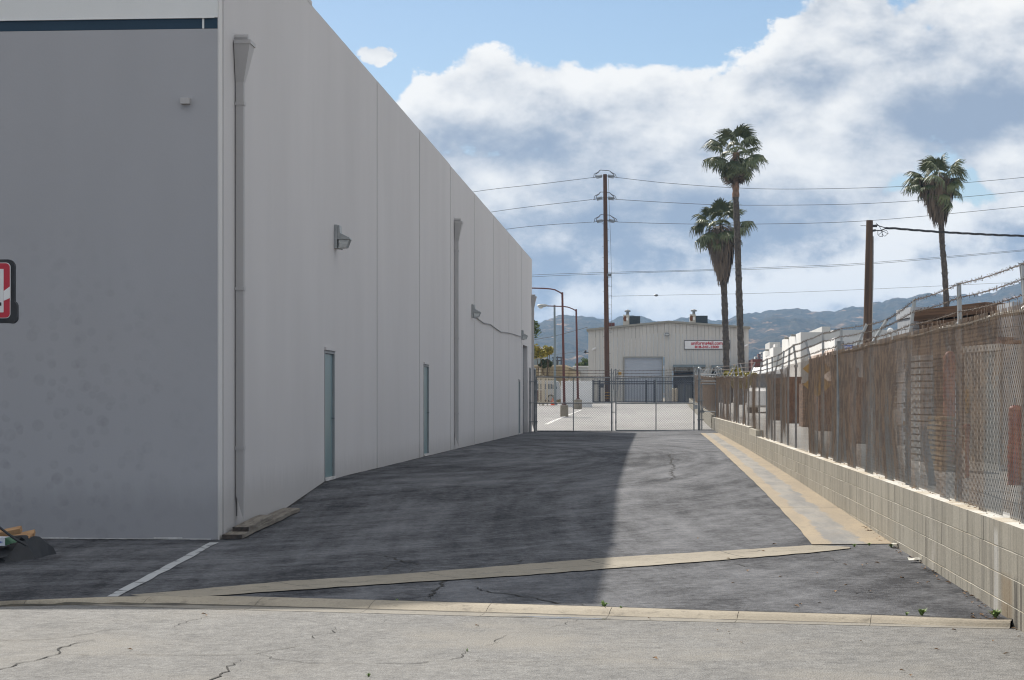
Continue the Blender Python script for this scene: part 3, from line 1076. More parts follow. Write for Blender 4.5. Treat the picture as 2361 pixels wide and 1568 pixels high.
worg = ORG[wall.name]
far = MB()
core = MB()
rb = random.Random(3)
nblock = 0
y = 11.4
cols = []
while y < 83.6:
    for c in range(5):
        yy = y + (.203 if c % 2 else 0)
        zc = wall_top(yy) - BH * (c + .5)
        if zc + BH / 2 < gz(WALLX, yy) - .02 or (yy > STEPY - .2 and yy - BL / 2 < STEPY + .0 and c == 0 and yy < STEPY + .2):
            continue
        cols.append((yy, zc, c))
    y += BL
for yy, zc, c in cols:
    px_ = rb.uniform(-.0015, .0015)
    if 13.3 < yy < 42 and nblock < 297:
        o = bpy.data.objects.new('block', block_mesh('b'))
        o.location = (WALLX + WALLT / 2 + px_ - worg.x, yy - worg.y, zc - worg.z)
        o.rotation_euler = (0, rb.uniform(-.006, .006), rb.uniform(-.006, .006))
        COL.objects.link(o)
        o.parent = wall
        nblock += 1
    else:
        far.box((WALLX + WALLT / 2 + px_, yy, zc), (WALLT, BL - .008, BH - .008))
tag(far.build('far_blocks', 'block', wall), kind='stuff')
for a, b_ in ((11.2, STEPY), (STEPY + .02, 83.8)):
    n = 12
    for i in range(n):
        y0, y1 = a + (b_ - a) * i / n, a + (b_ - a) * (i + 1) / n
        t = wall_top((y0 + y1) / 2 if y0 > STEPY else y1) - .03
        core.box2((WALLX + .004, y0, -.4), (WALLX + WALLT - .004, y1, t))
core.build('mortar_core', 'mortar', wall)

# the same wall carries on past the gate
m = MB()
for i in range(60):
    yy = 85.2 + i * .82
    for c in range(4):
        zz = gz(WALLX, yy) + .62 - BH * (c + .5) - (.0 if yy > 96 else 0)
        m.box((WALLX + .1 - .02 * max(0, yy - 85) * .0, yy + (.4 if c % 2 else 0), zz), (WALLT, .80, BH - .012))
tag(m.build('far_block_wall', 'block'), 'pale block wall running on past the small walk gate', 'wall')

# ================================================================== WAREHOUSE
TOP = 7.68
wh = thing('warehouse', (-12, 54, 0), 'long windowless warehouse of grey painted tilt-up concrete panels', 'warehouse')
# front: lower grey panel, dark blue reveal, pale upper band
FX0 = -26.0
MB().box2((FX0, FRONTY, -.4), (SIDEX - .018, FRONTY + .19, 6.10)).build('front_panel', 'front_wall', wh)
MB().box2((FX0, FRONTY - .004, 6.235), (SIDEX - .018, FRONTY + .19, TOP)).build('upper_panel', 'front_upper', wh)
zz = (6.105, 6.228)
bx = onY(468, 54, FRONTY).x
st = MB().box2((FX0, FRONTY + .012, zz[0]), (bx - .012, FRONTY + .17, zz[1])).build('blue_stripe', 'blue', wh)
MB().box2((bx + .012, FRONTY + .012, zz[0]), (SIDEX - .0185, FRONTY + .17, zz[1])).build('blue_stripe', 'blue', wh)
MB().box2((bx - .012, FRONTY + .008, zz[0] + .001), (bx + .012, FRONTY + .17, zz[1] - .001)).build('stripe_joint', 'front_upper', wh)
MB().box2((FX0, FRONTY - .014, 6.229), (SIDEX - .06, FRONTY + .18, 6.2345)).build('drip_edge', 'front_upper', wh)
MB().box2((SIDEX - .018, FRONTY + .004, -.4), (SIDEX + .0, FRONTY + .19, TOP)).build('corner_edge', 'edge_strip', wh)
m = MB()
xs = frange(FX0, SIDEX - .1, .35)
for a, b_ in zip(xs, xs[1:]):
    h = rng.uniform(.012, .034)
    m.box2((a, FRONTY - .006, -.16), (b_, FRONTY + .01, gz(a, FRONTY) + h))
m.build('base_strip', 'white_strip', wh)
# side: eight panels with sealed joints
J = [FRONTY + .215, 36.6, 43.4, 50.2, 57.1, 64.0, 71.0, 78.0, 84.9]
door_spans = {(30.62, 31.62): (.32, 2.40), (44.15, 45.2): (.30, 2.40), (76.2, 77.15): (.17, 2.30), (78.75, 81.75): (.13, 3.78)}
for i, (a, b_) in enumerate(zip(J, J[1:])):
    m = MB()
    a1, b1 = a + (.038 if i else .022), b_ - .038
    ops = sorted((s, h) for s, h in door_spans.items() if a1 < s[0] < b1)
    y0 = a1
    top = TOP + rng.uniform(-.012, .012)
    for (s0, s1), (h0, h1) in ops:
        m.box2((SIDEX - .19, y0, -.4), (SIDEX, s0, top))
        m.box2((SIDEX - .19, s0, h1), (SIDEX, s1, top))
        m.box2((SIDEX - .19, s0, -.4), (SIDEX, s1, h0 - .03))
        y0 = s1
    m.box2((SIDEX - .19, y0, -.4), (SIDEX, b1, top))
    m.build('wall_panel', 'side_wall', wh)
for jy in J[:-1]:
    MB().box2((SIDEX - .15, jy - .0379 if jy > 24 else FRONTY + .191, -.3), (SIDEX - .022, jy + .0379 if jy > 24 else jy + .0219, TOP - .03)).build('panel_joint', 'joint', wh)
# far end, back wall and roof deck
MB().box2((-26, 84.7, -.4), (SIDEX - .191, 84.89, TOP)).build('rear_panel', 'side_wall', wh)
MB().box2((-26.2, FRONTY, -.4), (-26.01, 84.89, TOP)).build('far_side_panel', 'side_wall', wh)
MB().box2((-26, FRONTY + .2, 6.9), (SIDEX - .191, 84.69, 7.0)).build('roof', 'conc', wh)
m = MB()
yn = onX(716, 10, SIDEX).y
m.box2((SIDEX - .2, yn - .35, TOP - .01), (SIDEX + .006, yn + .1, TOP + .05))
m.build('parapet_patch', 'side_wall', wh)
# doors
def side_door(y0, y1, z0, z1, dull=False):
    m = MB()
    x = SIDEX - .028
    d = MB().box2((x - .04, y0 + .045, z0 + .03), (x, y1 - .045, z1 - .055)).build('door', 'teal' if not dull else 'grey_door', wh)
    f = MB()
    for a, b_ in ((y0 + .002, y0 + .043), (y1 - .043, y1 - .002)):
        f.box2((x - .09, a, z0), (x + .035, b_, z1 - .002))
    f.box2((x - .09, y0 + .043, z1 - .05), (x + .035, y1 - .043, z1 - .002))
    f.build('door_frame', 'frame_paint', d)
    MB().box2((x - .08, y0 + .044, z0 - .02), (x + .052, y1 - .044, z0 + .025)).build('threshold', 'white_strip', d)
    MB().box2((SIDEX - .03, y0 - .02, z1 + .0), (SIDEX + .035, y1 + .02, z1 + .05)).build('drip_cap', 'side_wall', d)
    for hz in (.25, 1.02, 1.72):
        MB().box2((x + .001, y0 + .05, z0 + hz), (x + .014, y0 + .085, z0 + hz + .13)).build('hinge', 'dark', d)
    MB().ball((x + .035, y1 - .11, z0 + .98), .02).bar((x, y1 - .11, z0 + .98), (x + .035, y1 - .11, z0 + .98), .02).build('handle', 'dull_steel', d)


side_door(30.62, 31.62, .32, 2.40)
side_door(44.15, 45.2, .30, 2.40)
side_door(76.2, 77.15, .17, 2.30)
d = structure_root
sh = MB()
for k_ in range(18):
    z0 = .13 + k_ * .2
    sh.box2((SIDEX - .17, 78.76, z0), (SIDEX - .145, 81.74, z0 + .19))
sh.build('roller_door', 'grey_door', wh)

# downspouts with leader heads
def downspout(yc, ztop, zbot, w_=.095, bands=()):
    x0 = SIDEX + .012
    pipe = MB()
    pipe.box2((x0, yc - w_ / 2, zbot + .30), (x0 + .10, yc + w_ / 2, ztop - .50))
    pipe.prism([(x0, yc - w_ / 2, zbot + .2999), (x0 + .10, yc - w_ / 2, zbot + .2999), (x0 + .10, yc - w_ / 2, zbot - .02)], (0, w_, 0))
    pp = pipe.build('downspout', 'spout', wh)
    hd = MB()
    t, bt = .20, .30
    lo_ = [(x0, yc - w_ / 2 - .002, ztop - .51), (x0 + .102, yc - w_ / 2 - .002, ztop - .51), (x0 + .102, yc + w_ / 2 + .002, ztop - .51), (x0, yc + w_ / 2 + .002, ztop - .51)]
    hi_ = [(x0, yc - bt / 2, ztop - .05), (x0 + t, yc - bt / 2, ztop - .05), (x0 + t, yc + bt / 2, ztop - .05), (x0, yc + bt / 2, ztop - .05)]
    hd.add(lo_ + hi_, [(3, 2, 1, 0), (4, 5, 6, 7), (0, 1, 5, 4), (1, 2, 6, 5), (2, 3, 7, 6), (3, 0, 4, 7)])
    hd.build('leader_head', 'spout', pp)
    MB().box2((x0, yc - bt / 2 - .008, ztop - .0499), (x0 + t + .012, yc + bt / 2 + .008, ztop)).build('head_rim', 'spout', pp)
    sc = MB()
    sc.tube([(SIDEX - .05, yc - .03, ztop + .05), (SIDEX + .17, yc - .03, ztop + .045)], .042, 10)
    sc.box2((SIDEX, yc + .05, ztop + .001), (SIDEX + .05, yc + .10, ztop + .07))
    sc.build('scupper_pipe', 'spout', pp)
    for bz in bands:
        MB().box2((x0 - .008, yc - w_ / 2 - .012, bz - .02), (x0 + .108, yc + w_ / 2 + .012, bz + .02)).build('strap', 'spout', pp)
    MB().box2((SIDEX + .001, yc + w_ / 2 + .005, zbot + .02), (SIDEX + .006, yc + w_ / 2 + .03, zbot + .36)).build('splash_slot', 'dark', pp)
    return pp


for px_, yt, yb in ((547, 100, 1193), (1051, 514, 1028), (1232, 689, 990)):
    a = onX(px_ - 8 if px_ < 600 else px_ - 4, yt, SIDEX)
    zt = onX(px_, yt, SIDEX).z
    zb = onX(px_, yb, SIDEX).z
    downspout(min(a.y + .1, 84.6), zt, max(zb, gz(SIDEX, a.y) + .03), bands=(zt - .78, zt - 3.1, zt - 5.1))
# bleached streaks by the first spout are in the paint; the small grey box high on the front
p = onY(429, 234, FRONTY)
bxo = tag(MB().box((p.x, FRONTY - .035, p.z), (.115, .07, .075)).build('junction_box', 'spout', None, bevel=.006),
          'small pale junction box alone on the grey front wall below the blue stripe', 'junction box')

# wall lights
def wall_light(y0, z0, s, label):
    t = thing('wall_light', (SIDEX, y0, z0), label, 'wall light', 'wall lights along the warehouse side')
    x = SIDEX
    MB().box2((x, y0, z0 - .2 * s), (x + .05 * s, y0 + .26 * s, z0 + .2 * s)).build('back_box', 'lamp_case', t, bevel=.008)
    MB().prism([(x + .051 * s, y0 + .01, z0 + .19 * s), (x + .09 * s, y0 + .01, z0 + .19 * s), (x + .10 * s, y0 + .01, z0 + .06 * s), (x + .26 * s, y0 + .01, z0 - .02 * s),
                (x + .27 * s, y0 + .01, z0 - .05 * s), (x + .052 * s, y0 + .01, z0 - .05 * s)], (0, .24 * s, 0)).build('hood', 'lamp_case', t, bevel=.006)
    le = MB().prism([(x + .075 * s, y0 + .025, z0 - .051 * s), (x + .255 * s, y0 + .025, z0 - .051 * s), (x + .20 * s, y0 + .025, z0 - .19 * s), (x + .07 * s, y0 + .025, z0 - .20 * s)],
                    (0, .21 * s, 0)).build('lens', 'lens', t, bevel=.012)
    rb_ = MB()
    for i in range(7):
        yy = y0 + .03 + i * .2 * s / 6
        rb_.bar((x + .256 * s, yy, z0 - .055 * s), (x + .204 * s, yy, z0 - .185 * s), .006)
    rb_.build('lens_rib', 'lamp_case', le)
    MB().bar((x + .052 * s, y0 + .12 * s, z0 - .2 * s), (x + .13 * s, y0 + .12 * s, z0 - .215 * s), .02, .015).build('latch', 'lamp_case', t)
    return t


for (px_, py_), s, lb in (((770, 545), .98, 'grey wall light above the nearest teal door'), ((1087, 717), .98, 'grey wall light just past the second downspout with a cable hanging from it'),
                          ((1202, 772), .95, 'farthest grey wall light above the recessed grey door near the gate')):
    a = onX(px_, py_, SIDEX)
    wall_light(a.y, a.z, s, lb)
cp = [onX(x, y, SIDEX + .03) for x, y in ((1098, 731), (1106, 738), (1115, 745), (1130, 747.5), (1143, 757), (1155, 765.5), (1170, 767), (1183, 770), (1195, 774), (1203, 776))]
tag(MB().tube(resample(cp, .4), .017, 6).build('cable', 'clay_cable', None, smooth=True), 'loose grey cable looping along the wall between the two far lights', 'cable')

# boards at the foot of the first downspout
def board(p, q, wd, th, name, label, mat, group=None, cut=0.0):
    p, q = Vector(p), Vector(q)
    t = thing(name, (p + q) / 2, label, 'board', group)
    n = 14
    d = (q - p)
    u = d.normalized()
    s = Vector((0, 0, 1)).cross(u).normalized()
    m = MB()
    r = random.Random(len(label))
    vs = []
    for i in range(n + 1):
        c = p.lerp(q, i / n)
        e = r.uniform(-.012, .010)
        tz = r.uniform(-.004, .004)
        for a, b_ in ((-.5, 0), (.5, 0), (.5, 1), (-.5, 1)):
            vs.append(c + s * (a * wd + (e if a < 0 else 0)) + Vector((0, 0, b_ * th + tz)))
    fs = [(0, 1, 2, 3), tuple(n * 4 + i for i in (3, 2, 1, 0))]
    for i in range(n):
        for k_ in range(4):
            a, b_ = i * 4 + k_, i * 4 + (k_ + 1) % 4
            fs.append((a, b_, b_ + 4, a + 4))
    m.add(vs, fs)
    m.build('plank', mat, t)
    return t


p0 = onG(530, 1241)
p1 = onG(632, 1188)
b0 = Vector((SIDEX + .15, FRONTY + .06, 0))
b1 = Vector((SIDEX + .16, FRONTY + 3.9, 0))
for v in (b0, b1):
    v.z = gz(v.x, v.y) + .012
board(b0, b1, .235, .048, 'timber_board', 'long weathered grey board flat on the asphalt at the warehouse corner', 'old_wood', 'old boards at the warehouse corner')
c0 = Vector((SIDEX + .17, FRONTY + .46, b0.lerp(b1, .10).z + .052))
c1 = Vector((SIDEX + .14, FRONTY + 2.2, b0.lerp(b1, .56).z + .054))
board(c0, c1, .19, .048, 'timber_board', 'shorter dark-ended board lying on top of the long weathered one', 'dark_wood' if False else 'old_wood', 'old boards at the warehouse corner')
MB().box((c0.x, c0.y - .012, c0.z + .023), (.196, .05, .052)).build('wet_end', 'dark_wood', bpy.data.objects['timber_board.001'])
MB().box((b0.x, b0.y - .010, b0.z + .022), (.240, .04, .052)).build('wet_end', 'dark_wood', bpy.data.objects['timber_board'])

# ------------------------------------------------------------------ things at the left edge
# framed sign on a post that stands just outside the picture
sd = 20.9
s_tr = at(28, 598, sd)
s_br = at(37, 745, sd)
ht = s_tr.z - s_br.z
X1, Z0, Z1 = at(33.5, 670, sd).x, s_br.z, s_tr.z
Wd = .80
Yp = s_tr.y
sg = thing('framed_sign', (X1 - Wd / 2, Yp, gz(X1, Yp)), 'black framed sign with red border at the left edge of the picture', 'sign')


def rrect(x0, x1, z0, z1, y, r, n=6):
    out = []
    for cx, cz, a0 in ((x1 - r, z1 - r, 0), (x0 + r, z1 - r, 90), (x0 + r, z0 + r, 180), (x1 - r, z0 + r, 270)):
        for i in range(n + 1):
            a = R(a0 + 90 * i / n)
            out.append((cx + r * math.cos(a), y, cz + r * math.sin(a)))
    return out


MB().prism(rrect(X1 - Wd, X1, Z0, Z1, Yp, .075), (0, .05, 0)).build('frame', 'black', sg)
MB().prism(rrect(X1 - .10, X1 + .028, Z0 - .004, Z0 + .245, Yp - .012, .062), (0, .07, 0)).build('corner_guard', 'black', sg)
MB().prism(rrect(X1 - Wd + .04, X1 - .040, Z0 + .052, Z1 - .036, Yp - .016, .05), (0, .012, 0)).build('white_edge', 'sign_white', sg)
MB().prism(rrect(X1 - Wd + .046, X1 - .046, Z0 + .058, Z1 - .042, Yp - .020, .046), (0, .006, 0)).build('red_border', 'sign_red', sg)
MB().prism(rrect(X1 - Wd + .11, X1 - .113, Z0 + .115, Z1 - .105, Yp - .024, .004), (0, .006, 0)).build('face', 'front_upper', sg)
zb = Z0 + .24
MB().prism([(X1 - .111, Yp - .0245, zb), (X1 - .043, Yp - .0245, zb + .03), (X1 - .043, Yp - .0245, zb + .155), (X1 - .111, Yp - .0245, zb + .105)], (0, .006, 0)).build('white_slash', 'sign_white', sg)
gl = MB()
gz0 = Z0 + .205
gl.bar((X1 - .30, Yp - .026, gz0), (X1 - .145, Yp - .026, gz0), .006, .012)
gl.bar((X1 - .148, Yp - .026, gz0 - .018), (X1 - .148, Yp - .026, gz0 + .018), .006, .022)
gl.tube([(X1 - .19 + .03 * math.cos(t * .5), Yp - .026, gz0 + .022 + .030 * math.sin(t * .5)) for t in range(13)], .004, 5)
gl.build('symbol', 'black', sg)
MB().tube([(X1 - Wd / 2, Yp + .085, gz(X1, Yp) + .0), (X1 - Wd / 2, Yp + .085, Z1 - .05)], .032, 10).build('post', 'black', sg)
MB().lathe((X1 - Wd / 2, Yp + .085, gz(X1, Yp) - .005), [(.22, 0), (.22, .04), (.06, .06)], 18).build('base', 'black', sg)

# heap of black plastic with offcuts on top
hp = onG(0, 1290)
hy = 20.2
hc = onY(-10, 1285, hy)
h0 = gz(-6.6, hy)


def hx(px, py, Y=hy):
    return onY(px, py, Y)


heap = MB()
prof_x = [onY(px_, 0, hy).x for px_ in (-170, -110, -60, -15, 20, 48, 62, 76, 84)]
hts = [.16, .24, .275, .27, .255, .245, .235, .15, .0]
rows = []
rh = random.Random(5)
for j, (dy, kk) in enumerate(((-.62, .0), (-.52, .30), (-.30, .62), (-.05, .93), (.2, 1.0), (.45, .85), (.62, .45), (.7, 0))):
    rows.append([(x + (.0 if j else -.25) - (.16 if j < 3 else 0) * (i > 5) + rh.uniform(-.03, .03), hy + dy + rh.uniform(-.02, .02), h0 - .01 + max(0, h * kk + (rh.uniform(-.02, .02) if kk > .1 else 0))) for i, (x, h) in enumerate(zip(prof_x, hts))])
n = len(prof_x)
for r0, r1 in zip(rows, rows[1:]):
    heap.strip(r0, r1)
ho = heap.build('plastic_sheet', 'tarp', None, smooth=True)
tag(ho, 'low heap of crumpled black plastic on the asphalt at the left edge', 'plastic sheet')


def offcut(a, b_, wd, th, label, mat='fresh_wood', tilt=0):
    t = thing('wood_offcut', (Vector(a) + Vector(b_)) / 2, label, 'wood offcut', 'fresh offcuts on the black heap')
    MB().bar(a, b_, wd, th, up=(math.sin(tilt), -.25, math.cos(tilt))).build('plank', mat, t)
    return t


zt = .262 + h0
offcut(onY(-50, 1241, hy - .05), onY(49, 1221, hy + .0), .11, .055, 'upper pine offcut slanting up to the right on the black heap')
offcut(onY(20, 1249, hy + .12), onY(72, 1240, hy + .12), .15, .05, 'thick pine offcut pointing right off the black heap')
offcut(onY(30, 1240, hy + .3), onY(80, 1229, hy + .34), .14, .04, 'thin pine offcut behind the others on the black heap', 'fresh_wood')
ct = thing('carton', onY(10, 1252, hy - .32), 'small white carton with a green end lying on the black heap', 'carton')
ca, cb = onY(-40, 1246, hy - .34), onY(17, 1248, hy - .34)
MB().bar(ca, cb, .16, .085).build('box', 'carton_white', ct)
dirc = (cb - ca).normalized()
MB().prism([cb + Vector((.001, -.075, -.038)), cb + Vector((.055, .0, -.02)), cb + Vector((.05, .02, .0)), cb + Vector((.001, -.075, .042))], (-.001, .13, 0)).build('green_end', 'carton_green', ct)
lb_ = MB()
for i in range(5):
    q = cb + Vector((-.03 - i * .014, -.083, -.004))
    lb_.box(q, (.008, .002, .014 + .004 * (i % 2)))
lb_.build('print', 'sign_blue', ct)
rod = thing('black_rod', onY(30, 1240, hy - .45), 'thin black rod leaning down across the white carton', 'rod')
MB().tube([onY(-60, 1180, hy - .45), onY(0, 1217, hy - .45), onY(32, 1241, hy - .45), onY(62, 1258, hy - .42)], .014, 8).build('bar', 'black', rod, smooth=True)

# ================================================================== CHAIN LINK
FX = 2.78                                            # line of the fence on top of the block wall


def chainlink(name, P, s0, s1, t0, t1, half, rad, mat, parent, jag=.03, seed=1):
    """Woven wire: P(s, t, off) -> xyz arrays; zigzag wires interlock every half diamond."""
    rs = np.random.RandomState(seed)
    K = int((s1 - s0) / half)
    V, Q = [], []
    base = 0
    for k in range(K):
        s = s0 + k * half
        a, b_ = t0(s), t1(s) + rs.uniform(-jag, jag)
        j0, j1 = int(math.floor(a / half)), int(math.floor(b_ / half))
        j = np.arange(j0, j1 + 1)
        if len(j) < 2:
            continue
        hi = (j + k) % 2
        ss = s + half * hi
        tt = j * half
        ring = []
        r = rad(s) if callable(rad) else rad
        for ang in (0, 2.0944, 4.18879):
            ring.append(P(ss + r * math.sin(ang), tt, (hi * 2 - 1) * r * .8 + r * math.cos(ang)))
        vv = np.stack(ring, 1).reshape(-1, 3)
        n = len(j)
        i = np.arange(n - 1)[:, None] * 3
        for q in range(3):
            p_ = (q + 1) % 3
            Q.append(np.concatenate([base + i + q, base + i + p_, base + i + p_ + 3, base + i + q + 3], 1))
        V.append(vv)
        base += len(vv)
    o = raw_mesh(name, np.concatenate(V), np.concatenate(Q), mat, parent)
    o['kind'] = 'stuff'
    return o


FENCE_TOP = [(11, 2.31), (30, 2.31), (37, 2.27), (46, 2.21), (56, 2.26), (80, 2.50)]


def fence_lean(y, t):
    """How far the sagging mesh bellies out of its plane."""
    return (.035 * math.sin(y * 1.1) + .03 * math.sin(y * .43 + 1)) * (1 if y > 20 else .4) * math.sin(max(0, min(1, (t - .7) / 1.6)) * math.pi)


lean_v = np.vectorize(fence_lean)
post_px = [(2361, 715), (2208, 731), (2091.7, 762), (2001, 783), (1967.6, 800), (1936, 808), (1895, 815), (1867, 822), (1834, 836), (1816, 842),
           (1801, 845), (1785, 849), (1778.6, 853), (1767, 855), (1750, 858)]
arm_px = [(2355, 606), (2210, 652), (2108, 689.6), (2045.7, 736.4), (1998, 747), (1939, 756), (1897, 767), (1857, 784), (1829, 794.5), (1820, 802),
          (1807, 809.5), (1795, 817.6), (1780, 823), (1768, 827), (1755.5, 833)]
post_y = [onX(px, py, FX).y for px, py in post_px]
fence = thing('chain_link_fence', (FX, 35, .6), 'long rusty chain link fence with barbed wire standing on the block wall', 'fence')
FTY = lambda y: interp(FENCE_TOP, y)
for (ya, yb, half, rad, top_, sd) in ((11.6, 34.0, .036, lambda s: max(.0021, .0033 - (s - 13) * .00008), .05, 1), (34.06, 55.4, .052, .0014, .05, 6), (55.6, 82.2, .066, .0017, .03, 2)):
    chainlink('wire_mesh', lambda s, t, o: np.stack([FX - .035 + lean_v(s, t) + o, s, t], -1), ya, yb, lambda s: wall_top(s) + .03 + .02 * math.sin(s * 3),
              lambda s, q=top_: FTY(s) + q, half, rad, 'mesh', fence, .025, sd)
arms_top = []
all_posts = list(zip(post_y, arm_px)) + [(y, None) for y in (55.5, 58.7, 62, 65, 68.2, 71.4, 74.6, 77.8, 81)] + [(12.0, None)]
for i, (y, ap) in enumerate(all_posts):
    zt = FTY(y)
    r_ = (.030 if y < 34 else .022) if abs(y - 29.5) > .8 else .055
    big = abs(y - 29.5) < .8
    p_ = MB().tube([(FX + .01, y, .30), (FX + .01, y, zt + (.16 if big else -.02))], r_, 8).build('fence_post', 'steel' if y < 20 else 'dull_steel', fence, smooth=True)
    if ap is not None:
        q = onY(ap[0], ap[1], y)
        dx = max(-.2, min(.24, q.x - FX))
        dz = max(.28, min(.52, q.z - zt))
    else:
        dx, dz = rng.uniform(-.22, .25), .38
    top = Vector((FX + dx, y, zt + dz))
    m = MB()
    m.bar((FX + .01, y, zt - .03), top, .055 if y < 20 else .045, .016, up=(1, 0, 0))
    m.bar((FX + .025, y + .028, zt - .03), top + Vector((.005, .012, 0)), .012, .04, up=(1, 0, 0))
    m.lathe((FX + .01, y, zt - .05), [(.034, 0), (.036, .05), (.02, .07)], 8)
    m.build('outrigger_arm', 'steel', p_)
    arms_top.append((y, Vector((FX + .01, y, zt)), top))
arms_top.sort(key=lambda a: a[0])
# rails and barbed wire
rail = MB().tube([(FX - .012, y, FTY(y) - .02 + .012 * math.sin(y * 2.1)) for y in frange(11.6, 29.4, .6)], .021, 8).build('top_rail', 'rust_rail', fence, smooth=True)
MB().tube([(FX - .01, y, FTY(y) - .05) for y in frange(58, 82, 2)], .021, 6).build('top_rail', 'steel', fence, smooth=True)
for f in (.30, .64, .97):
    path = []
    for (ya, ba, ta), (yb, bb, tb) in zip(arms_top, arms_top[1:]):
        a, b_ = ba.lerp(ta, f), bb.lerp(tb, f)
        for i in range(6):
            t = i / 6
            p = a.lerp(b_, t)
            p.z -= .014 * math.sin(math.pi * t) * min(1, (yb - ya) / 3)
            path.append(p)
    path = [p for p in path if p.y < 54.5]
    m = MB().tube(path, .0030, 4)
    rr = random.Random(int(f * 100))
    for p in resample(path, .115):
        for _ in range(2):
            d = Vector((rr.uniform(-1, 1), rr.uniform(-.5, .5), rr.uniform(-1, 1))).normalized() * .024
            m.bar(p - d, p + d, .0028)
        m.bar(p - Vector((0, .012, 0)), p + Vector((0, .011, 0)), .009)
    m.build('barbed_wire', 'barb', fence)
    far_ = [ba.lerp(ta, f) for (y, ba, ta) in arms_top if y > 51]
    MB().tube(far_, .007, 4).build('barbed_wire', 'barb', fence)
# leaning steel brace behind the fence, left over
lp = thing('leaning_post', at(2060, 1070, 27.0), 'dark steel post leaning to the left behind the fence', 'post')
MB().bar(at(2068, 1080, 26.6), at(2037, 900, 27.2), .085, .05).build('angle_bar', 'dull_steel', lp)
lp = thing('leaning_post', at(2142, 1105, 21.2), 'dark steel post standing askew behind the fence beside the pale grey stack', 'post')
MB().bar(at(2150, 1118, 21.2), at(2126, 985, 21.6), .075, .05).build('angle_bar', 'dull_steel', lp)

# ================================================================== GATES
GY = 82.0
gp = {k_: onY(px, 990, GY).x for k_, px in dict(l0=1222, l1=1233, a0=1237, am=1322, a1=1410, b0=1420, bm=1512.5, b1=1600, r0=1612, p0=1617, p1=1650.5, r1=1655).items()}
gzg = lambda x: gz(x, GY)


def pipe_frame(m, pts, r):
    for a, b_ in zip(pts, pts[1:]):
        m.tube([a, b_], r, 7)


def gate_leaf(x0, xm, x1, zt0, zt1, zb, zm, label, up_left, up_right):
    t = thing('swing_gate', ((x0 + x1) / 2, GY, zb), label, 'gate', 'chain link gates closing the alley')
    f = MB()
    zl = lambda x: zt0 + (zt1 - zt0) * (x - x0) / (x1 - x0)
    pipe_frame(f, [(x0, GY, zb), (x1, GY, zb), (x1, GY, zt1), (x0, GY, zt0), (x0, GY, zb)], .028)
    f.build('frame', 'dull_steel', t, smooth=True)
    m = MB()
    pipe_frame(m, [(x0, GY, zm), (x1, GY, zm + .02)], .024)
    m.build('middle_rail', 'dull_steel', t, smooth=True)
    m = MB()
    pipe_frame(m, [(xm, GY, zb), (xm, GY, (zt0 + zt1) / 2)], .022)
    m.build('middle_bar', 'dull_steel', t, smooth=True)
    for x, on in ((x0, up_left), (x1, up_right)):
        if on:
            m = MB()
            pipe_frame(m, [(x, GY, zl(x)), (x, GY, zl(x) + .36)], .026)
            m.ball((x, GY, zl(x) + .37), .032, 8, 5)
            m.bar((x + .09, GY, zl(x) - .5), (x + .09, GY, zl(x) + .34), .03)
            m.bar((x, GY, zl(x) + .1), (x + .16, GY, zl(x) + .38), .02)
            m.build('upright', 'dull_steel', t, smooth=True)
    chainlink('wire_mesh', lambda s, tt, o: np.stack([s, GY + .03 + o, tt], -1), x0 + .03, x1 - .03, lambda s: zb + .02, lambda s: zl(s), .05, .0048, 'gate_mesh', t, .01, 3)
    for j, dz in enumerate((.07, .19, .31)):
        m = MB()
        pts_ = [Vector((x0 + (x1 - x0) * i / 12, GY, zl(x0 + (x1 - x0) * i / 12) + dz - .025 * math.sin(math.pi * i / 12))) for i in range(13)]
        m.tube(pts_, .0085, 4)
        rr = random.Random(j)
        for p in resample(pts_, .16):
            d = Vector((rr.uniform(-1, 1), 0, rr.uniform(-1, 1))).normalized() * .034
            m.bar(p - d, p + d, .009)
        m.build('barbed_wire', 'barb', t)
    m = MB()
    for zz_ in (zb + .35, zm + .5, zl(x0) - .15):
        for x in (x0, x1):
            m.box((x, GY - .01, zz_), (.075, .075, .045))
    m.build('clamp', 'dull_steel', t)
    return t


zt = lambda px, py: onY(px, py, GY).z
gate_leaf(gp['a0'], gp['am'], gp['a1'], zt(1234, 869), zt(1410, 871), zt(1322, 994), zt(1322, 930), 'left leaf of the chain link double gate next to the warehouse', False, True)
gate_leaf(gp['b0'], gp['bm'], gp['b1'], zt(1420, 872), zt(1600, 867.5), zt(1512, 992.5), zt(1512, 930.5), 'right leaf of the chain link double gate in front of the metal shed', True, True)
m = MB()
dr = tag(MB().tube([(gp['a1'] + .06, GY - .05, gzg(0) - .03), (gp['a1'] + .06, GY - .05, 1.45)], .018, 6).bar((gp['a1'] + .02, GY - .05, 1.0), (gp['a1'] + .16, GY - .05, 1.0), .03)
         .build('drop_rod', 'dull_steel', None, smooth=True), 'upright drop rod hanging between the two gate leaves', 'drop rod')


def gate_post(x, top_px, r, label, extra=None):
    t = thing('gate_post', (x, GY, gzg(x)), label, 'post', 'posts holding the gates')
    ztop = onY(1600, top_px, GY).z
    MB().tube([(x, GY, gzg(x) - .05), (x, GY, ztop)], r, 10).build('post', 'dull_steel', t, smooth=True)
    MB().ball((x, GY, ztop + .02), r * 1.25, 8, 5).build('cap', 'steel', t, smooth=True)
    b_ = MB()
    for zz_ in (.45, 1.25, 2.15):
        b_.box((x, GY - .012, gzg(x) + zz_), (r * 2.6, r * 2.6, .05))
        b_.bar((x - r, GY - .05, gzg(x) + zz_), (x + r * 3.2, GY - .05, gzg(x) + zz_), .03)
    b_.build('hinge_band', 'dull_steel', t)
    return t


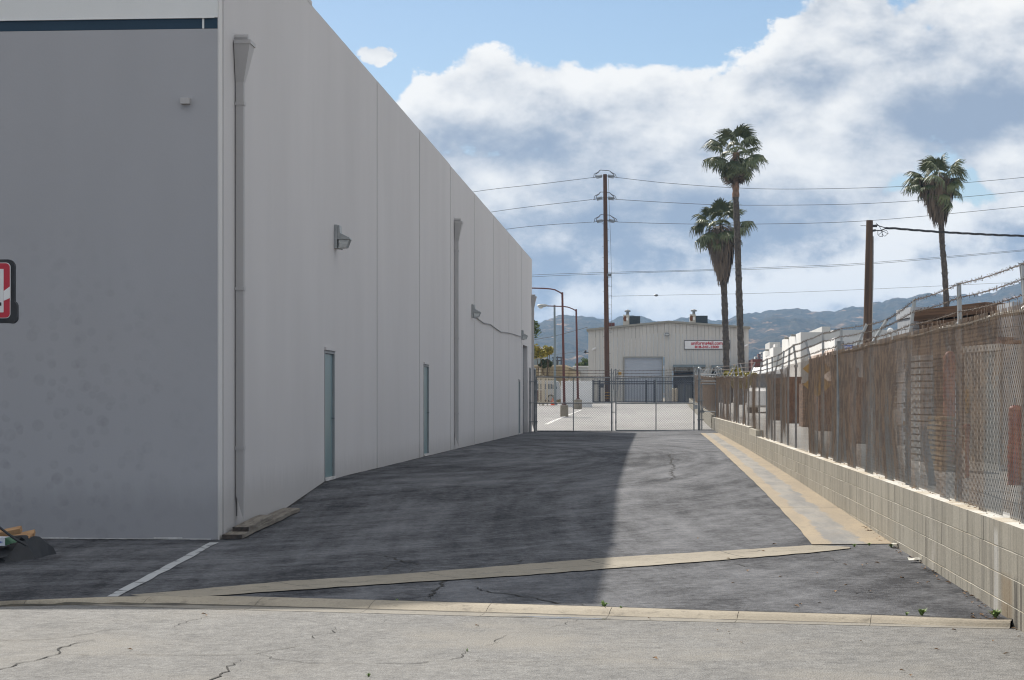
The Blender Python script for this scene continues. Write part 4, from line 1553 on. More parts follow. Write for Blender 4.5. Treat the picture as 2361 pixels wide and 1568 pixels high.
gate_post(gp['l0'] + .005, 850, .038, 'gate post nearest the warehouse wall')
gate_post(gp['l1'], 852, .045, 'gate post hinging the left gate leaf')
gate_post(gp['r0'], 851, .060, 'thick gate post between the double gate and the small walk gate')
gate_post(gp['r1'], 849, .055, 'gate post between the small walk gate and the block wall')
gate_post(gp['r1'] + .13, 852, .04, 'end post of the rusty fence beside the walk gate')
# walk gate
x0, x1 = gp['p0'] + .02, gp['p1']
wg = thing('walk_gate', ((x0 + x1) / 2, GY, gzg(x0)), 'narrow chain link walk gate with a wire panel over it', 'gate')
zb_, zt_, zt2 = zt(1630, 995), zt(1630, 885.5), zt(1630, 864)
m = MB()
pipe_frame(m, [(x0, GY, zb_), (x1, GY, zb_), (x1, GY, zt_), (x0, GY, zt_), (x0, GY, zb_)], .027)
m.build('frame', 'dull_steel', wg, smooth=True)
m = MB()
pipe_frame(m, [(x0, GY, zt(1630, 949)), (x1, GY, zt(1630, 949))], .02)
m.build('middle_rail', 'steel', wg, smooth=True)
m = MB()
pipe_frame(m, [(gp['r0'], GY, zt2), (gp['r1'], GY, zt2)], .024)
pipe_frame(m, [(gp['r0'], GY, zt_ + .12), (gp['r1'], GY, zt_ + .12)], .02)
m.build('transom_rail', 'steel', wg, smooth=True)
chainlink('wire_mesh', lambda s, tt, o: np.stack([s, GY + .03 + o, tt], -1), x0, x1, lambda s: zb_, lambda s: zt2, .05, .0045, 'gate_mesh', wg, .01, 4)
MB().box((x0 + .02, GY - .05, zt(1622, 949)), (.16, .1, .09)).tube([(x0 + .1 + .07 * math.cos(a * .7), GY - .08, zt(1622, 946) + .05 + .10 * math.sin(a * .7)) for a in range(9)], .018, 5).build('latch_chain', 'dull_steel', wg)
lk = tag(MB().box(onY(1604, 938, GY - .12), (.16, .09, .17)).box(onY(1604, 931, GY - .12), (.20, .11, .03)).build('lock_box', 'steel', None, bevel=.01),
         'small steel lock box fixed on the gate post by the right gate leaf', 'lock box')
# fence carrying on beyond the gate
ff = thing('chain_link_fence', (FX, 100, .9), 'chain link fence running on beyond the small walk gate', 'fence')
FT2 = lambda y: gz(2.8, y) + .62 + 1.65
chainlink('wire_mesh', lambda s, t, o: np.stack([FX - .03 - (s - 83) * 0 + o, s, t], -1), 83, 124, lambda s: gz(2.8, s) + .64, FT2, .06, .005, 'mesh', ff, .03, 5)
for y in frange(85, 124, 3.3):
    pz = gz(2.8, y)
    pp = MB().tube([(FX, y, pz), (FX, y, FT2(y))], .035, 6).build('fence_post', 'steel', ff, smooth=True)
    dx = rng.uniform(.05, .4)
    MB().bar((FX, y, FT2(y) - .03), (FX + dx, y, FT2(y) + .40), .055, .03).build('outrigger_arm', 'steel', pp)
MB().tube([(FX, y, FT2(y) - .03) for y in frange(83, 124, 4)], .026, 6).build('top_rail', 'steel', ff, smooth=True)
for f in (.1, .3):
    MB().tube([(FX + f * .8, y, FT2(y) + f) for y in frange(83, 124, 4)], .009, 4).build('barbed_wire', 'barb', ff)

# ================================================================== STORAGE YARD
def stack_of(name, label, cat, c, L, W, H, yaw, rows, cols, mat, piece, seed=1, group=None, jitter=.03, tilt=0.0, gap=.012):
    """Bundled lengths lying along the local x axis; every length is its own part."""
    r = random.Random(seed)
    t = thing(name, c, label, cat, group)
    rot = Matrix.Rotation(yaw, 3, 'Z') @ Matrix.Rotation(tilt, 3, 'Y')
    for j in range(rows):
        for i in range(cols):
            h, wv = H / rows, W / cols
            off = r.uniform(-jitter, jitter)
            p = rot @ Vector((off, (i + .5) * wv - W / 2 + r.uniform(-.004, .004), (j + .5) * h)) + Vector(c)
            m = MB().box(p, (L * r.uniform(.97, 1.0), wv - gap, h - gap), rot)
            m.build(piece, mat, t)
    return t


def yard_at(px, d):
    p = at(px, 1000, d)
    p.z = yardz(p.y)
    return p


# tall timber stack that shows above the fence
d0 = 40.0
pl_, pr_ = yard_at(2170, d0 + .6), yard_at(2344, d0 - .6)
c = (pl_ + pr_) / 2 + Vector((0, .6, 0))
yw = math.atan2(pr_.y - pl_.y, pr_.x - pl_.x)
ztop = at(2240, 701, d0).z
L = (pr_ - pl_).length
tim = stack_of('timber_stack', 'tall stack of brown timbers showing above the rusty fence', 'timber stack', c, L, 1.2, ztop - c.z, yw, 11, 2, 'timber', 'timber', 4, jitter=.10, tilt=R(-4.2), gap=.045)
# grey bundles to its left, with two white tags
d1 = 41.2
pl_, pr_ = yard_at(2098, d1), yard_at(2152, d1)
c = (pl_ + pr_) / 2 + Vector((0, 1.0, 0))
zt_ = at(2125, 706, d1).z
gs = stack_of('steel_bundle_stack', 'stack of grey steel bundles with two white tags left of the brown timbers', 'steel stack', c, (pr_ - pl_).length, 1.6, zt_ - c.z, YAW, 13, 1, 'grey_steel', 'bundle', 5, jitter=.02)
for q in ((2103, 716), (2144, 723)):
    tg = at(q[0], q[1], d1 - .02)
    tt = MB().box(tg + Vector((0, -.0, 0)), (.10, .012, .10), YAW).build('tag', 'sign_white', gs)
    MB().box(tg + Vector((-.016, -.012, 0)), (.02, .006, .05), YAW).box(tg + Vector((.02, -.012, .005)), (.02, .006, .05), YAW).build('print', 'grey_steel', tt)
pl_ = yard_at(2352, 38.5)
stack_of('steel_bundle_stack', 'grey and dark bundles at the right end of the brown timber stack', 'steel stack', (pl_.x, pl_.y + .6, pl_.z), .42, 1.2, at(2350, 696, 38.5).z - pl_.z, YAW, 12, 1, 'grey_steel', 'bundle', 6, jitter=.02)

# white box container, with ribs
cd = 29.5
a, b_ = yard_at(2226, cd + .8), yard_at(2309, cd - .8)
zt_ = at(2265, 797, cd).z
t = thing('white_container', (a + b_) / 2, 'dirty white steel container behind the near end of the fence', 'container')
u = (b_ - a).normalized()
yw = math.atan2(u.y, u.x)
cc = (a + b_) / 2 + Vector((-u.y, u.x, 0)) * 1.0
Ln = (b_ - a).length
MB().box((cc.x, cc.y, (cc.z + zt_) / 2), (Ln, 1.96, zt_ - cc.z), yw).build('body', 'container', t)
for i in range(11):
    q = a.lerp(b_, (i + .5) / 11) + Vector((u.y, -u.x, 0)) * .015
    MB().box((q.x, q.y, (q.z + zt_) / 2), (.05, .04, zt_ - q.z - .16), yw).build('rib', 'container', t)
for zz_ in (cc.z + .05, zt_ - .04):
    q = (a + b_) / 2 + Vector((u.y, -u.x, 0)) * .02
    MB().box((q.x, q.y, zz_), (Ln + .03, .05, .1), yw).build('rail', 'container', t)
q = a.lerp(b_, .14) + Vector((u.y, -u.x, 0)) * .05
MB().box((q.x, q.y, at(2240, 925, cd).z), (.10, .02, .38), yw).build('placard', 'yellow', t)

# tanks
def tank(px, top, bot, d, wpx, mat, label, group=None, base=True):
    c = yard_at(px, d)
    z0, z1 = at(px, bot, d).z, at(px, top, d).z
    r = wpx / 2 / FOCAL * d
    t = thing('steel_tank', (c.x, c.y, yardz(c.y)), label, 'tank', group)
    h = z1 - z0
    MB().lathe((c.x, c.y, z0), [(r * .55, 0), (r * .92, h * .05), (r, h * .12), (r, h * .86), (r * .93, h * .93), (r * .7, h * .975), (r * .3, h)], 18).build('shell', mat, t, smooth=True)
    for zz_ in (.3, .62):
        MB().lathe((c.x, c.y, z0 + h * zz_), [(r * 1.02, 0), (r * 1.02, .03)], 18).build('band', mat, t)
    MB().tube([(c.x, c.y, z1 - .02), (c.x, c.y, z1 + .09)], r * .2, 8).build('neck', 'steel', t)
    lg = MB()
    for k_ in range(3):
        a_ = k_ * 2.094 + .4
        MB().bar((c.x + r * .8 * math.cos(a_), c.y + r * .8 * math.sin(a_), yardz(c.y) - .02), (c.x + r * .8 * math.cos(a_), c.y + r * .8 * math.sin(a_), z0 + h * .15), .06).build('leg', mat, t)
    return t


tank(2190, 810, 972, 31.0, 30, 'pink_tank', 'faded red upright tank left of the white container')
tank(2342, 934, 1030, 24.5, 34, 'red_tank', 'glossy red tank at the right edge behind the fence')
# dark red racking at the right edge
rk = yard_at(2335, 31)
t = thing('red_rack', rk, 'dark red steel rack holding rusty pieces at the right edge behind the fence', 'rack')
rz = at(2335, 800, 31).z
for dx in (-.17, .17):
    for dy in (0, 1.1):
        MB().box2((rk.x + dx - .03, rk.y + dy - .03, rk.z), (rk.x + dx + .03, rk.y + dy + .03, rz)).build('upright', 'red_tank', t)
for k_ in range(5):
    zz_ = rk.z + .3 + k_ * (rz - rk.z - .3) / 4.3
    MB().box2((rk.x - .2, rk.y - .02, zz_), (rk.x + .2, rk.y + 1.12, zz_ + .05)).build('shelf', 'rust', t)
    for i in range(3):
        MB().box2((rk.x - .16, rk.y + .05 + i * .3, zz_ + .051), (rk.x + .14 - .05 * (i % 2), rk.y + .25 + i * .3, zz_ + .22 + .06 * ((i + k_) % 2))).build('casting', 'brick_red' if (i + k_) % 2 else 'rust', t)
# red standpipes by the container
for px_, lb in ((2214, 'thin red standpipe left of the other one before the white container'), (2230, 'thin red standpipe right beside the white container')):
    q = yard_at(px_, 26.5)
    MBp = thing('red_standpipe', q, lb, 'standpipe', 'red standpipes in the yard')
    zt_ = at(px_, 985, 26.5).z
    MB().tube([(q.x, q.y, q.z), (q.x, q.y, zt_)], .028, 8).build('pipe', 'red_tank', MBp, smooth=True)
    MB().ball((q.x, q.y, zt_), .05, 8, 5).build('cap', 'red_tank', MBp)

# brown pallets, beige pallets, pale stacked racks
c = yard_at(2157, 33)
stack_of('pallet_stack', 'tall dark brown pallet stack behind the fence left of the faded red tank', 'pallets', c, .27, 1.0, at(2157, 815, 33).z - c.z, YAW, 18, 1, 'timber', 'deck', 8, jitter=.02, gap=.03)
c = yard_at(2174, 29)
stack_of('pallet_stack', 'pale new wooden pallets stacked low behind the fence', 'pallets', c, .26, .9, at(2174, 958, 29).z - c.z, YAW, 11, 1, 'pallet', 'deck', 9, jitter=.015, gap=.03)
c = yard_at(2124, 33)
stack_of('rack_stack', 'narrow stack of pale galvanised frames between brown pallets behind the fence', 'frames', c, .20, .9, at(2124, 818, 33).z - c.z, YAW, 16, 1, 'steel', 'frame', 10, jitter=.015, gap=.03)
c = yard_at(2106, 34)
stack_of('pallet_stack', 'narrow ragged column of weathered pallets left of the galvanised frames', 'pallets', c, .12, .9, at(2106, 822, 34).z - c.z, YAW, 16, 1, 'old_pallet', 'deck', 11, jitter=.04, gap=.03)
c = yard_at(2063, 52)
stack_of('pallet_stack', 'wide dark stack of old pallets on the sunlit floor behind the leaning post', 'pallets', (c.x, c.y, c.z), .72, 1.2, at(2063, 838, 52).z - c.z, YAW, 13, 1, 'old_pallet', 'deck', 12, jitter=.02, gap=.03)
c = yard_at(2060, 56)
stack_of('panel_stack', 'pale grey panels standing above the wide dark pallet stack', 'panels', (c.x, c.y, c.z), .95, .5, at(2060, 806, 56).z - c.z, YAW, 10, 1, 'white_paint', 'panel', 13, jitter=.01, gap=.01)
# added white barrier standing in for the bright sunlit yard floor
a, b_ = yard_at(1985, 50), yard_at(2108, 44)
u = (b_ - a)
tag(MB().bar(a + Vector((0, 0, (at(2050, 943, 46).z - a.z) / 2)), b_ + Vector((0, 0, (at(2050, 943, 46).z - a.z) / 2)), .3, at(2050, 943, 46).z - a.z).build('floor_filler', 'container'),
    'added white barrier in front of the dark pallets in the yard', 'filler')
# more rusty goods along the fence farther on
rr = random.Random(17)
for i, (px_, dd, top, mat, nm, lb) in enumerate((
        (1990, 44, 872, 'rust', 'rusty_bin', 'rusty bin behind the fence right of the thick post'),
        (1962, 50, 850, 'timber', 'rusty_bin', 'brown bin behind the thick fence post'),
        (1905, 58, 880, 'rust', 'rusty_bin', 'rusty bin behind the fence near the two yellow signs'),
        (1868, 64, 884, 'timber', 'rusty_bin', 'brown bin behind the fence left of the two yellow signs'),
        (1830, 70, 870, 'rust', 'rusty_bin', 'rusty bin low behind the middle of the fence'),
        (1795, 76, 872, 'timber', 'rusty_bin', 'brown bin behind the far part of the fence'))):
    q = yard_at(px_, dd)
    zt_ = at(px_, top, dd).z
    t = thing(nm, q, lb, 'bin', 'rusty bins along the yard fence')
    wv = 34 / FOCAL * dd
    MB().box2((q.x - wv / 2, q.y, q.z), (q.x + wv / 2, q.y + 1.6, zt_)).build('body', mat, t)
    for k_ in range(6):
        x = q.x - wv / 2 + (k_ + .5) * wv / 6
        MB().box2((x - .02, q.y - .03, q.z + .02), (x + .02, q.y - .001, zt_ - .05)).build('rib', mat, t)
    MB().box2((q.x - wv / 2 - .02, q.y - .04, zt_ - .08), (q.x + wv / 2 + .02, q.y - .001, zt_ + .02)).build('rim', mat, t)
# yellow diamond signs wired behind the fence
for (px_, py_), lb in (((1884, 850), 'upper yellow diamond sign behind the rusty fence'), ((1885, 887), 'lower yellow diamond sign behind the rusty fence')):
    q = onX(px_, py_, FX + .35)
    t = thing('yellow_sign', q, lb, 'sign', 'yellow diamond signs')
    h = .21
    wv = .27
    MB().prism([(q.x - wv, q.y, q.z), (q.x, q.y, q.z - h * 1.1), (q.x + wv, q.y, q.z), (q.x, q.y, q.z + h * 1.1)], (0, .012, 0)).build('plate', 'yellow', t, bevel=.002)
    MB().bar((q.x, q.y + .02, q.z - 1.3 if py_ > 860 else q.z - .2), (q.x, q.y + .02, q.z + .2), .04, .02).build('stake', 'dull_steel', t)
    if py_ > 860:
        MB().bar((q.x - .02, q.y - .004, q.z - .06), (q.x + .02, q.y - .004, q.z + .08), .02, .006).build('symbol', 'black', t)

# ================================================================== METAL SHED BEYOND THE LOT
BY = 156.0
B = lambda px, py: onY(px, py, BY)
xl, xr, xm = B(1356.5, 800).x, B(1726, 800).x, B(1542, 800).x
zel, zer, zr = B(1356, 762).z, B(1726, 757).z, B(1542, 744).z
zg = 1.2
shed = thing('metal_shed', ((xl + xr) / 2, BY, zg), 'low-gabled beige ribbed metal shed beyond the lot', 'metal building')
def roof_z(x):
    return zel + (zr - zel) * (x - xl) / (xm - xl) if x < xm else zr + (zer - zr) * (x - xm) / (xr - xm)
ops = {'roll': (B(1438, 0).x, B(1527.6, 0).x, B(0, 826).z), 'dock': (B(1553, 0).x, B(1600, 0).x, B(0, 858).z), 'dock2': (B(1640, 0).x, B(1690, 0).x, B(0, 858).z)}
npan = 44
for i in range(npan):
    a, b_ = xl + (xr - xl) * i / npan, xl + (xr - xl) * (i + 1) / npan
    z0 = zg - .1
    for k_, (o0, o1, oz) in ops.items():
        if o0 - .02 < (a + b_) / 2 < o1 + .02:
            z0 = oz
    m = MB()
    za, zb_ = roof_z(a) - .02, roof_z(b_) - .02
    m.prism([(a + .008, BY, z0), (b_ - .008, BY, z0), (b_ - .008, BY, zb_), (a + .008, BY, za)], (0, .06, 0))
    m.box2((a + .03, BY - .055, z0), (a + .085, BY - .0005, min(za, zb_) - .002))
    m.build('siding_panel', 'metal_wall', shed)
MB().prism([(xr, BY + .06, zg - .1), (xr, BY + 24, zg - .1), (xr, BY + 24, zer), (xr, BY + .06, zer)], (-.06, 0, 0)).build('side_siding', 'metal_wall', shed)
MB().prism([(xl, BY + .06, zg - .1), (xl, BY + 24, zg - .1), (xl, BY + 24, zel), (xl, BY + .06, zel)], (.06, 0, 0)).build('side_siding', 'metal_wall', shed)
m = MB()
o_ = .14
m.prism([(xl - o_, BY - .25, zel - .03), (xm, BY - .25, zr), (xm, BY - .25, zr + .16), (xl - o_, BY - .25, zel + .13)], (0, 24.5, 0))
m.prism([(xm, BY - .25, zr), (xr + o_, BY - .25, zer - .03), (xr + o_, BY - .25, zer + .13), (xm, BY - .25, zr + .16)], (0, 24.5, 0))
m.build('roof', 'metal_trim', shed)
# roll-up door in slats, under a dark header
o0, o1, oz = ops['roll']
ns = 14
for i in range(ns):
    z0 = zg + (oz - .06 - zg) * i / ns
    MB().box2((o0 + .05, BY + .10, z0), (o1 - .05, BY + .13, z0 + (oz - zg) / ns - .012)).build('door_slat', 'roll_door', shed)
m = MB().box2((o0 - .03, BY - .06, oz - .04), (o1 + .03, BY + .02, oz + .06))
m.box2((o0 - .04, BY - .05, zg), (o0 + .045, BY + .09, oz - .041)).box2((o1 - .045, BY - .05, zg), (o1 + .04, BY + .09, oz - .041))
m.build('door_surround', 'metal_trim', shed)
for (k_, cx0, cx1, cy) in (('dock', 1551.5, 1626, 846), ('dock2', 1640, 1703, 847)):
    o0, o1, oz = ops[k_]
    MB().box2((o0, BY + .3, zg), (o1, BY + .34, oz)).build('dock_back', 'dock_dark', shed)
    MB().box2((o0, BY - .25, B(0, 885).z), (o1, BY + .0, oz - .002)).build('dock_curtain', 'dock_dark', shed)
    MB().box2((o0, BY - .26, zg - .05), (o0 + .3, BY + .0, B(0, 885).z - .002)).box2((o1 - .16, BY - .26, zg - .05), (o1, BY + .0, B(0, 885).z - .002)).build('dock_bumper', 'dock_dark', shed)
    MB().box2((o0 + .31, BY - .05, zg), (o1 - .17, BY - .02, B(0, 884).z)).build('dock_door', 'dock_panel', shed)
    z_ = B(0, cy).z
    ca, cb = B(cx0, 0).x, B(cx1, 0).x
    cn = MB().box2((ca, BY - 1.1, z_ - .10), (cb, BY - .04, z_ + .10)).build('canopy', 'blue_grey', shed)
    for x in (ca + .1, (ca + cb) / 2, cb - .1):
        MB().bar((x, BY - 1.0, z_ - .101), (x, BY - .05, z_ - .32), .08).build('bracket', 'metal_trim', cn)
# sign on the shed
s0, s1 = B(1577, 805.8), B(1683, 784.5)
sg = thing('shop_sign', ((s0.x + s1.x) / 2, BY - .05, (s0.z + s1.z) / 2), 'white sign with red lettering high on the metal shed', 'sign')
MB().box2((s0.x, BY - .10, s0.z), (s1.x, BY - .045, s1.z)).build('board', 'black', sg)
MB().box2((s0.x + .05, BY - .115, s0.z + .05), (s1.x - .05, BY - .1001, s1.z - .05)).build('face', 'sign_white', sg)
rx = Matrix.Rotation(R(90), 3, 'X')
hs = s1.z - s0.z
tcx = (s0.x + s1.x) / 2
text_mesh('lettering', 'uniforms4all.com', hs * .50, (tcx - .02, BY - .118, s0.z + hs * .67), rx, 'sign_red', sg, .004, 1.0, .012)
text_mesh('lettering', '818-341-1500', hs * .36, (tcx - .02, BY - .118, s0.z + hs * .255), rx, 'sign_red', sg, .004, 1.28, .014)
# fittings on the shed
def wall_pack(px_, py_, label):
    p = B(px_, py_)
    t = thing('flood_light', p, label, 'flood light')
    MB().prism([(p.x - .18, BY - .05, p.z + .12), (p.x - .18, BY - .20, p.z + .12), (p.x - .18, BY - .30, p.z - .1), (p.x - .18, BY - .05, p.z - .14)], (.36, 0, 0)).build('case', 'dull_steel', t, bevel=.02)
    MB().box2((p.x - .14, BY - .30, p.z - .09), (p.x + .14, BY - .26, p.z + .02)).build('lens', 'lens', t)


wall_pack(1538, 771, 'grey flood light under the ridge of the metal shed')
p = B(1351, 812)
t = thing('flood_light', p, 'black flood light sticking out from the left corner of the metal shed', 'flood light')
MB().prism([(p.x - .19, BY - .1, p.z - .02), (p.x + .02, BY - .1, p.z - .13), (p.x + .05, BY - .1, p.z + .13), (p.x - .02, BY - .1, p.z + .15)], (0, .22, 0)).build('case', 'black', t)
MB().bar((p.x, BY, p.z), (p.x + .25, BY, p.z - .02), .05).build('arm', 'black', t)
for (px_, py_), lb in (((1370, 804.5), 'white bullet camera near the left corner of the metal shed'), ((1719, 797), 'white bullet camera near the right corner of the metal shed')):
    p = B(px_, py_)
    t = thing('security_camera', p, lb, 'camera', 'cameras on the metal shed')
    MB().tube([(p.x - .14, BY - .42, p.z - .07), (p.x + .12, BY - .20, p.z + .06)], .07, 8).build('body', 'sign_white', t, smooth=True)
    MB().bar((p.x + .08, BY - .2, p.z + .02), (p.x + .08, BY - .02, p.z - .08), .05).build('bracket', 'sign_white', t)
p = B(1428.5, 861)
tag(MB().box((p.x, BY - .06, p.z), (.30, .03, .20)).build('yellow_notice', 'yellow'), 'small yellow notice left of the roll-up door', 'notice')
# roof plant
def roof_unit(x0, xs_, x1, yt, yb, label):
    a, s_, b_ = at(x0, yb, BY + 6), at(xs_, yb, BY + 6), at(x1, yb, BY + 6)
    zt_ = at(x0, yt, BY + 6).z
    zb_ = min(a.z, b_.z) - 1.2
    t = thing('roof_cooler', ((a.x + b_.x) / 2, a.y, zb_), label, 'roof unit', 'coolers on the shed roof')
    MB().box2((a.x, a.y, zb_), (s_.x, a.y + 1.3, zt_ + .12)).build('casing', 'hvac', t)
    MB().box2((s_.x + .01, a.y - .05, zb_), (b_.x, a.y + 1.3, zt_)).build('cooler_pad', 'coil', t)
    MB().tube([((a.x + s_.x) / 2 + .1, a.y + .6, zt_ + .1), ((a.x + s_.x) / 2 + .1, a.y + .6, zt_ + .38)], .12, 8).lathe(((a.x + s_.x) / 2 + .1, a.y + .6, zt_ + .38), [(.25, 0), (.25, .12), (.05, .2)], 10).build('vent', 'dull_steel', t)
    MB().lathe((a.x + .3, a.y - .02, 0), [(.001, 0)], 3) if False else None
    q = MB()
    q.prism([((a.x + s_.x) / 2 - .1 + .16 * math.cos(i * .785), a.y - .012, zt_ - .22 + .24 * math.sin(i * .785)) for i in range(8)], (0, .01, 0))
    q.build('port', 'rust', t)
    MB().box2((a.x + .25, a.y - .02, zt_ - .36), (a.x + .42, a.y - .001 - .012, zt_ - .12)).build('port_disc', 'sign_white', t)


roof_unit(1437, 1451, 1476, 729, 746, 'left cooler box with dark pad on the shed roof')
roof_unit(1590.5, 1604, 1631.5, 728, 743, 'right cooler box with dark pad on the shed roof')
a, b_ = at(1401, 748, BY + 3), at(1417, 744, BY + 3)
tag(MB().box2((a.x, a.y, a.z - .8), (b_.x, a.y + .6, b_.z)).build('roof_box', 'brick_red'), 'small dark red box on the shed roof behind the tall utility pole', 'roof box')

# ------------------------------------------------------------------ steel picket fence in front of the shed
PY = 148.5
Q = lambda px, py: onY(px, py, PY)
pf = thing('picket_fence', (Q(1480, 0).x, PY, 1.19), 'dark steel picket fence in front of the metal shed', 'fence')
xa, xb = Q(1367, 0).x, Q(1606, 0).x
zt_, zr_, zb_ = Q(0, 869).z, Q(0, 881).z, Q(0, 927.5).z
n = int((xb - xa) / .118)
pk = MB().box((0, 0, 0), (.026, .026, zt_ - zb_ - .02)).prism([(-.013, -.013, (zt_ - zb_) / 2 - .01), (.013, -.013, (zt_ - zb_) / 2 - .01), (0, -.013, (zt_ - zb_) / 2 + .05)], (0, .026, 0)).build('picket', 'iron')
pkm = pk.data
bpy.data.objects.remove(pk)
for i in range(n + 1):
    o = bpy.data.objects.new('picket', pkm)
    o.location = Vector((xa + (xb - xa) * i / n, PY, (zt_ + zb_) / 2)) - ORG[pf.name]
    COL.objects.link(o)
    o.parent = pf
for z_ in (zr_, zb_ + .03, zr_ - .16):
    MB().box2((xa, PY - .03, z_ - .04), (xb, PY + .03, z_ + .04)).build('rail', 'iron', pf)
for px_ in (1367, 1382, 1490.5, 1509, 1578, 1606):
    x = Q(px_, 0).x
    MB().box2((x - .07, PY - .06, 1.15), (x + .07, PY + .06, zr_ + .12)).build('post', 'iron', pf)
p = Q(1386, 889)
MB().box((p.x, PY - .08, p.z), (.42, .05, .32)).build('plate', 'iron', pf)
# small white bollards by the dock
for i, px_ in enumerate((1553, 1560)):
    p = Q(px_, 0)
    tag(MB().tube([(p.x, PY + 2, 1.18), (p.x, PY + 2, 2.25)], .09, 8).ball((p.x, PY + 2, 2.25), .09, 8, 5).build('bollard', 'beige_pale', None, smooth=True),
        ('left' if i == 0 else 'right') + ' pale bollard of the pair beside the dock door', 'bollard', 'bollards by the dock')

# ================================================================== LEFT BACKGROUND
WY = 134.0
Wp = lambda px, py: onY(px, py, WY)
a, b_ = Wp(1293, 937), Wp(1365.5, 878)
ww = thing('white_wall', ((a.x + b_.x) / 2, WY, gz(0, WY)), 'blank white screen wall behind the lamp piers with coiled wire on top', 'wall')
MB().box2((a.x, WY, gz(0, WY) - .1), (b_.x, WY + .2, b_.z)).build('wall_face', 'white_paint', ww)
m = MB()
xs = frange(Wp(1303, 0).x, b_.x - .2, .028)
m.tube([(x, WY + .1 + .14 * math.cos((x - xs[0]) / .36 * 6.283), b_.z + .13 + .13 * math.sin((x - xs[0]) / .36 * 6.283)) for x in xs], .016, 4)
m.build('razor_coil', 'steel', ww)

# lamp posts on concrete piers
def pier(px_, ytop, ybot, Y, wpx, label):
    g0 = onY(px_, ybot, Y)
    zt = onY(px_, ytop, Y).z
    r = wpx / 2 / FOCAL * Y
    t = MB().lathe((g0.x, Y, gz(g0.x, Y) - .03), [(r, 0), (r * .99, (zt - gz(g0.x, Y)) * .9), (r * .92, zt - gz(g0.x, Y) + .02)], 20).build('concrete_pier', 'conc', None, smooth=True)
    tag(t, label, 'pier', 'concrete piers under the lamp posts')
    return Vector((g0.x, Y, zt))


b1 = pier(1301, 934, 959.5, 108.0, 19, 'nearer concrete pier carrying a dark red lamp post')
b2 = pier(1332.5, 921, 943.5, 127.0, 19, 'farther concrete pier carrying a dark red lamp post')


def lamp_post(base, px_top, py_top, arm, mat, label, r0=.06, head=None):
    Y = base.y
    t = thing('street_lamp', base, label, 'lamp post', 'lamp posts in the lot')
    tp = onY(px_top, py_top, Y)
    MB().tube([base, base.lerp(tp, .25), tp], [r0 * 1.35, r0 * 1.25, r0], 10).build('pole', mat, t, smooth=True)
    MB().lathe(base, [(r0 * 2.2, -.0), (r0 * 2.2, .05), (r0 * 1.4, .1)], 10).build('base_plate', mat, t)
    if arm:
        MB().tube(resample([onY(x, y, Y) for x, y in arm], .12), r0 * .62, 8).build('arm', mat, t, smooth=True)
    if head:
        hx_, hy_ = head
        h = onY(hx_, hy_, Y)
        hd = MB()
        hd.ball(h, .33, 12, 6, (1.15, .5, .32))
        hd.build('lamp_head', 'lamp_case', t, smooth=True)
        MB().ball(h + Vector((-.12, 0, -.09)), .17, 10, 5, (1, .8, .7)).build('lens', 'lens', t, smooth=True)
    return t


lamp_post(b1, 1296.5, 674, ((1296.5, 678), (1290, 673.5), (1279, 668), (1268, 666), (1250, 664.8), (1229, 664.3), (1205, 664.5)), 'red_paint', 'taller dark red lamp post whose arm goes behind the warehouse', head=(1198, 664))
lamp_post(b2, 1328.5, 713, ((1328.5, 717), (1322, 713), (1311, 708.5), (1300, 706.6), (1280, 706), (1262, 705.5)), 'red_paint', 'shorter dark red lamp post with a white lamp head', head=(1251, 704.5))
g3 = onG(1280, 933.5)
lamp_post(g3, 1278.5, 703, (), 'blue_grey', 'slim blue-grey pole without a lamp behind the chain link gate', .075)

# beige buildings and fence far left
def block_building(name, label, cat, x0, x1, ytop, Y, depth, mat, ground=1.0, parapet=None, y1=None):
    a, b_ = onY(x0, ytop, Y), onY(x1, ytop if y1 is None else y1, Y)
    t = thing(name, ((a.x + b_.x) / 2, Y, ground), label, cat)
    MB().prism([(a.x, Y, ground - .5), (b_.x, Y, ground - .5), (b_.x, Y, b_.z), (a.x, Y, a.z)], (0, depth, 0)).build('wall', mat, t)
    if parapet:
        MB().prism([(a.x - .05, Y - .08, a.z), (b_.x + .05, Y - .08, b_.z), (b_.x + .05, Y - .08, b_.z + .14), (a.x - .05, Y - .08, a.z + .14)], (0, depth + .1, 0)).build('coping', parapet, t)
    return t


bg_ = block_building('beige_building', 'plain beige building behind the left end of the gate', 'building', 1190, 1303, 845, 172, 30, 'beige', 1.2, 'beige_pale')
block_building('beige_building', 'pale beige annex sloping down right of the plain beige building', 'building', 1303.2, 1328.4, 848, 180, 20, 'beige_pale', 1.2, 'metal_trim', y1=856)
block_building('grey_building', 'light grey building between the beige annex and the metal shed', 'building', 1322, 1364, 847, 190, 20, 'grey_and_shade', 1.2, 'white_paint')
block_building('grey_building', 'small grey roof house with dark louvres beside the yellow tree', 'building', 1215, 1249.5, 827, 186, 8, 'blue_grey', 1.2, 'metal_trim')
t = thing('roof_frame', onY(1285, 842, 176), 'dark steel pipe frame on the roof of the beige building', 'frame')
m = MB()
F = lambda x, y: onY(x, y, 176)
for x in (1277, 1285, 1294):
    m.bar(F(x, 843), F(x, 826 if x != 1285 else 822), .12)
for y in (824.5, 831.5, 842.5):
    m.bar(F(1273.5, y), F(1296, y), .11)
m.build('pipe_frame', 'iron', t)
MB().box2(F(1280, 843), (F(1288, 0).x, 177, F(0, 834).z)).build('equipment', 'blue_grey', t)
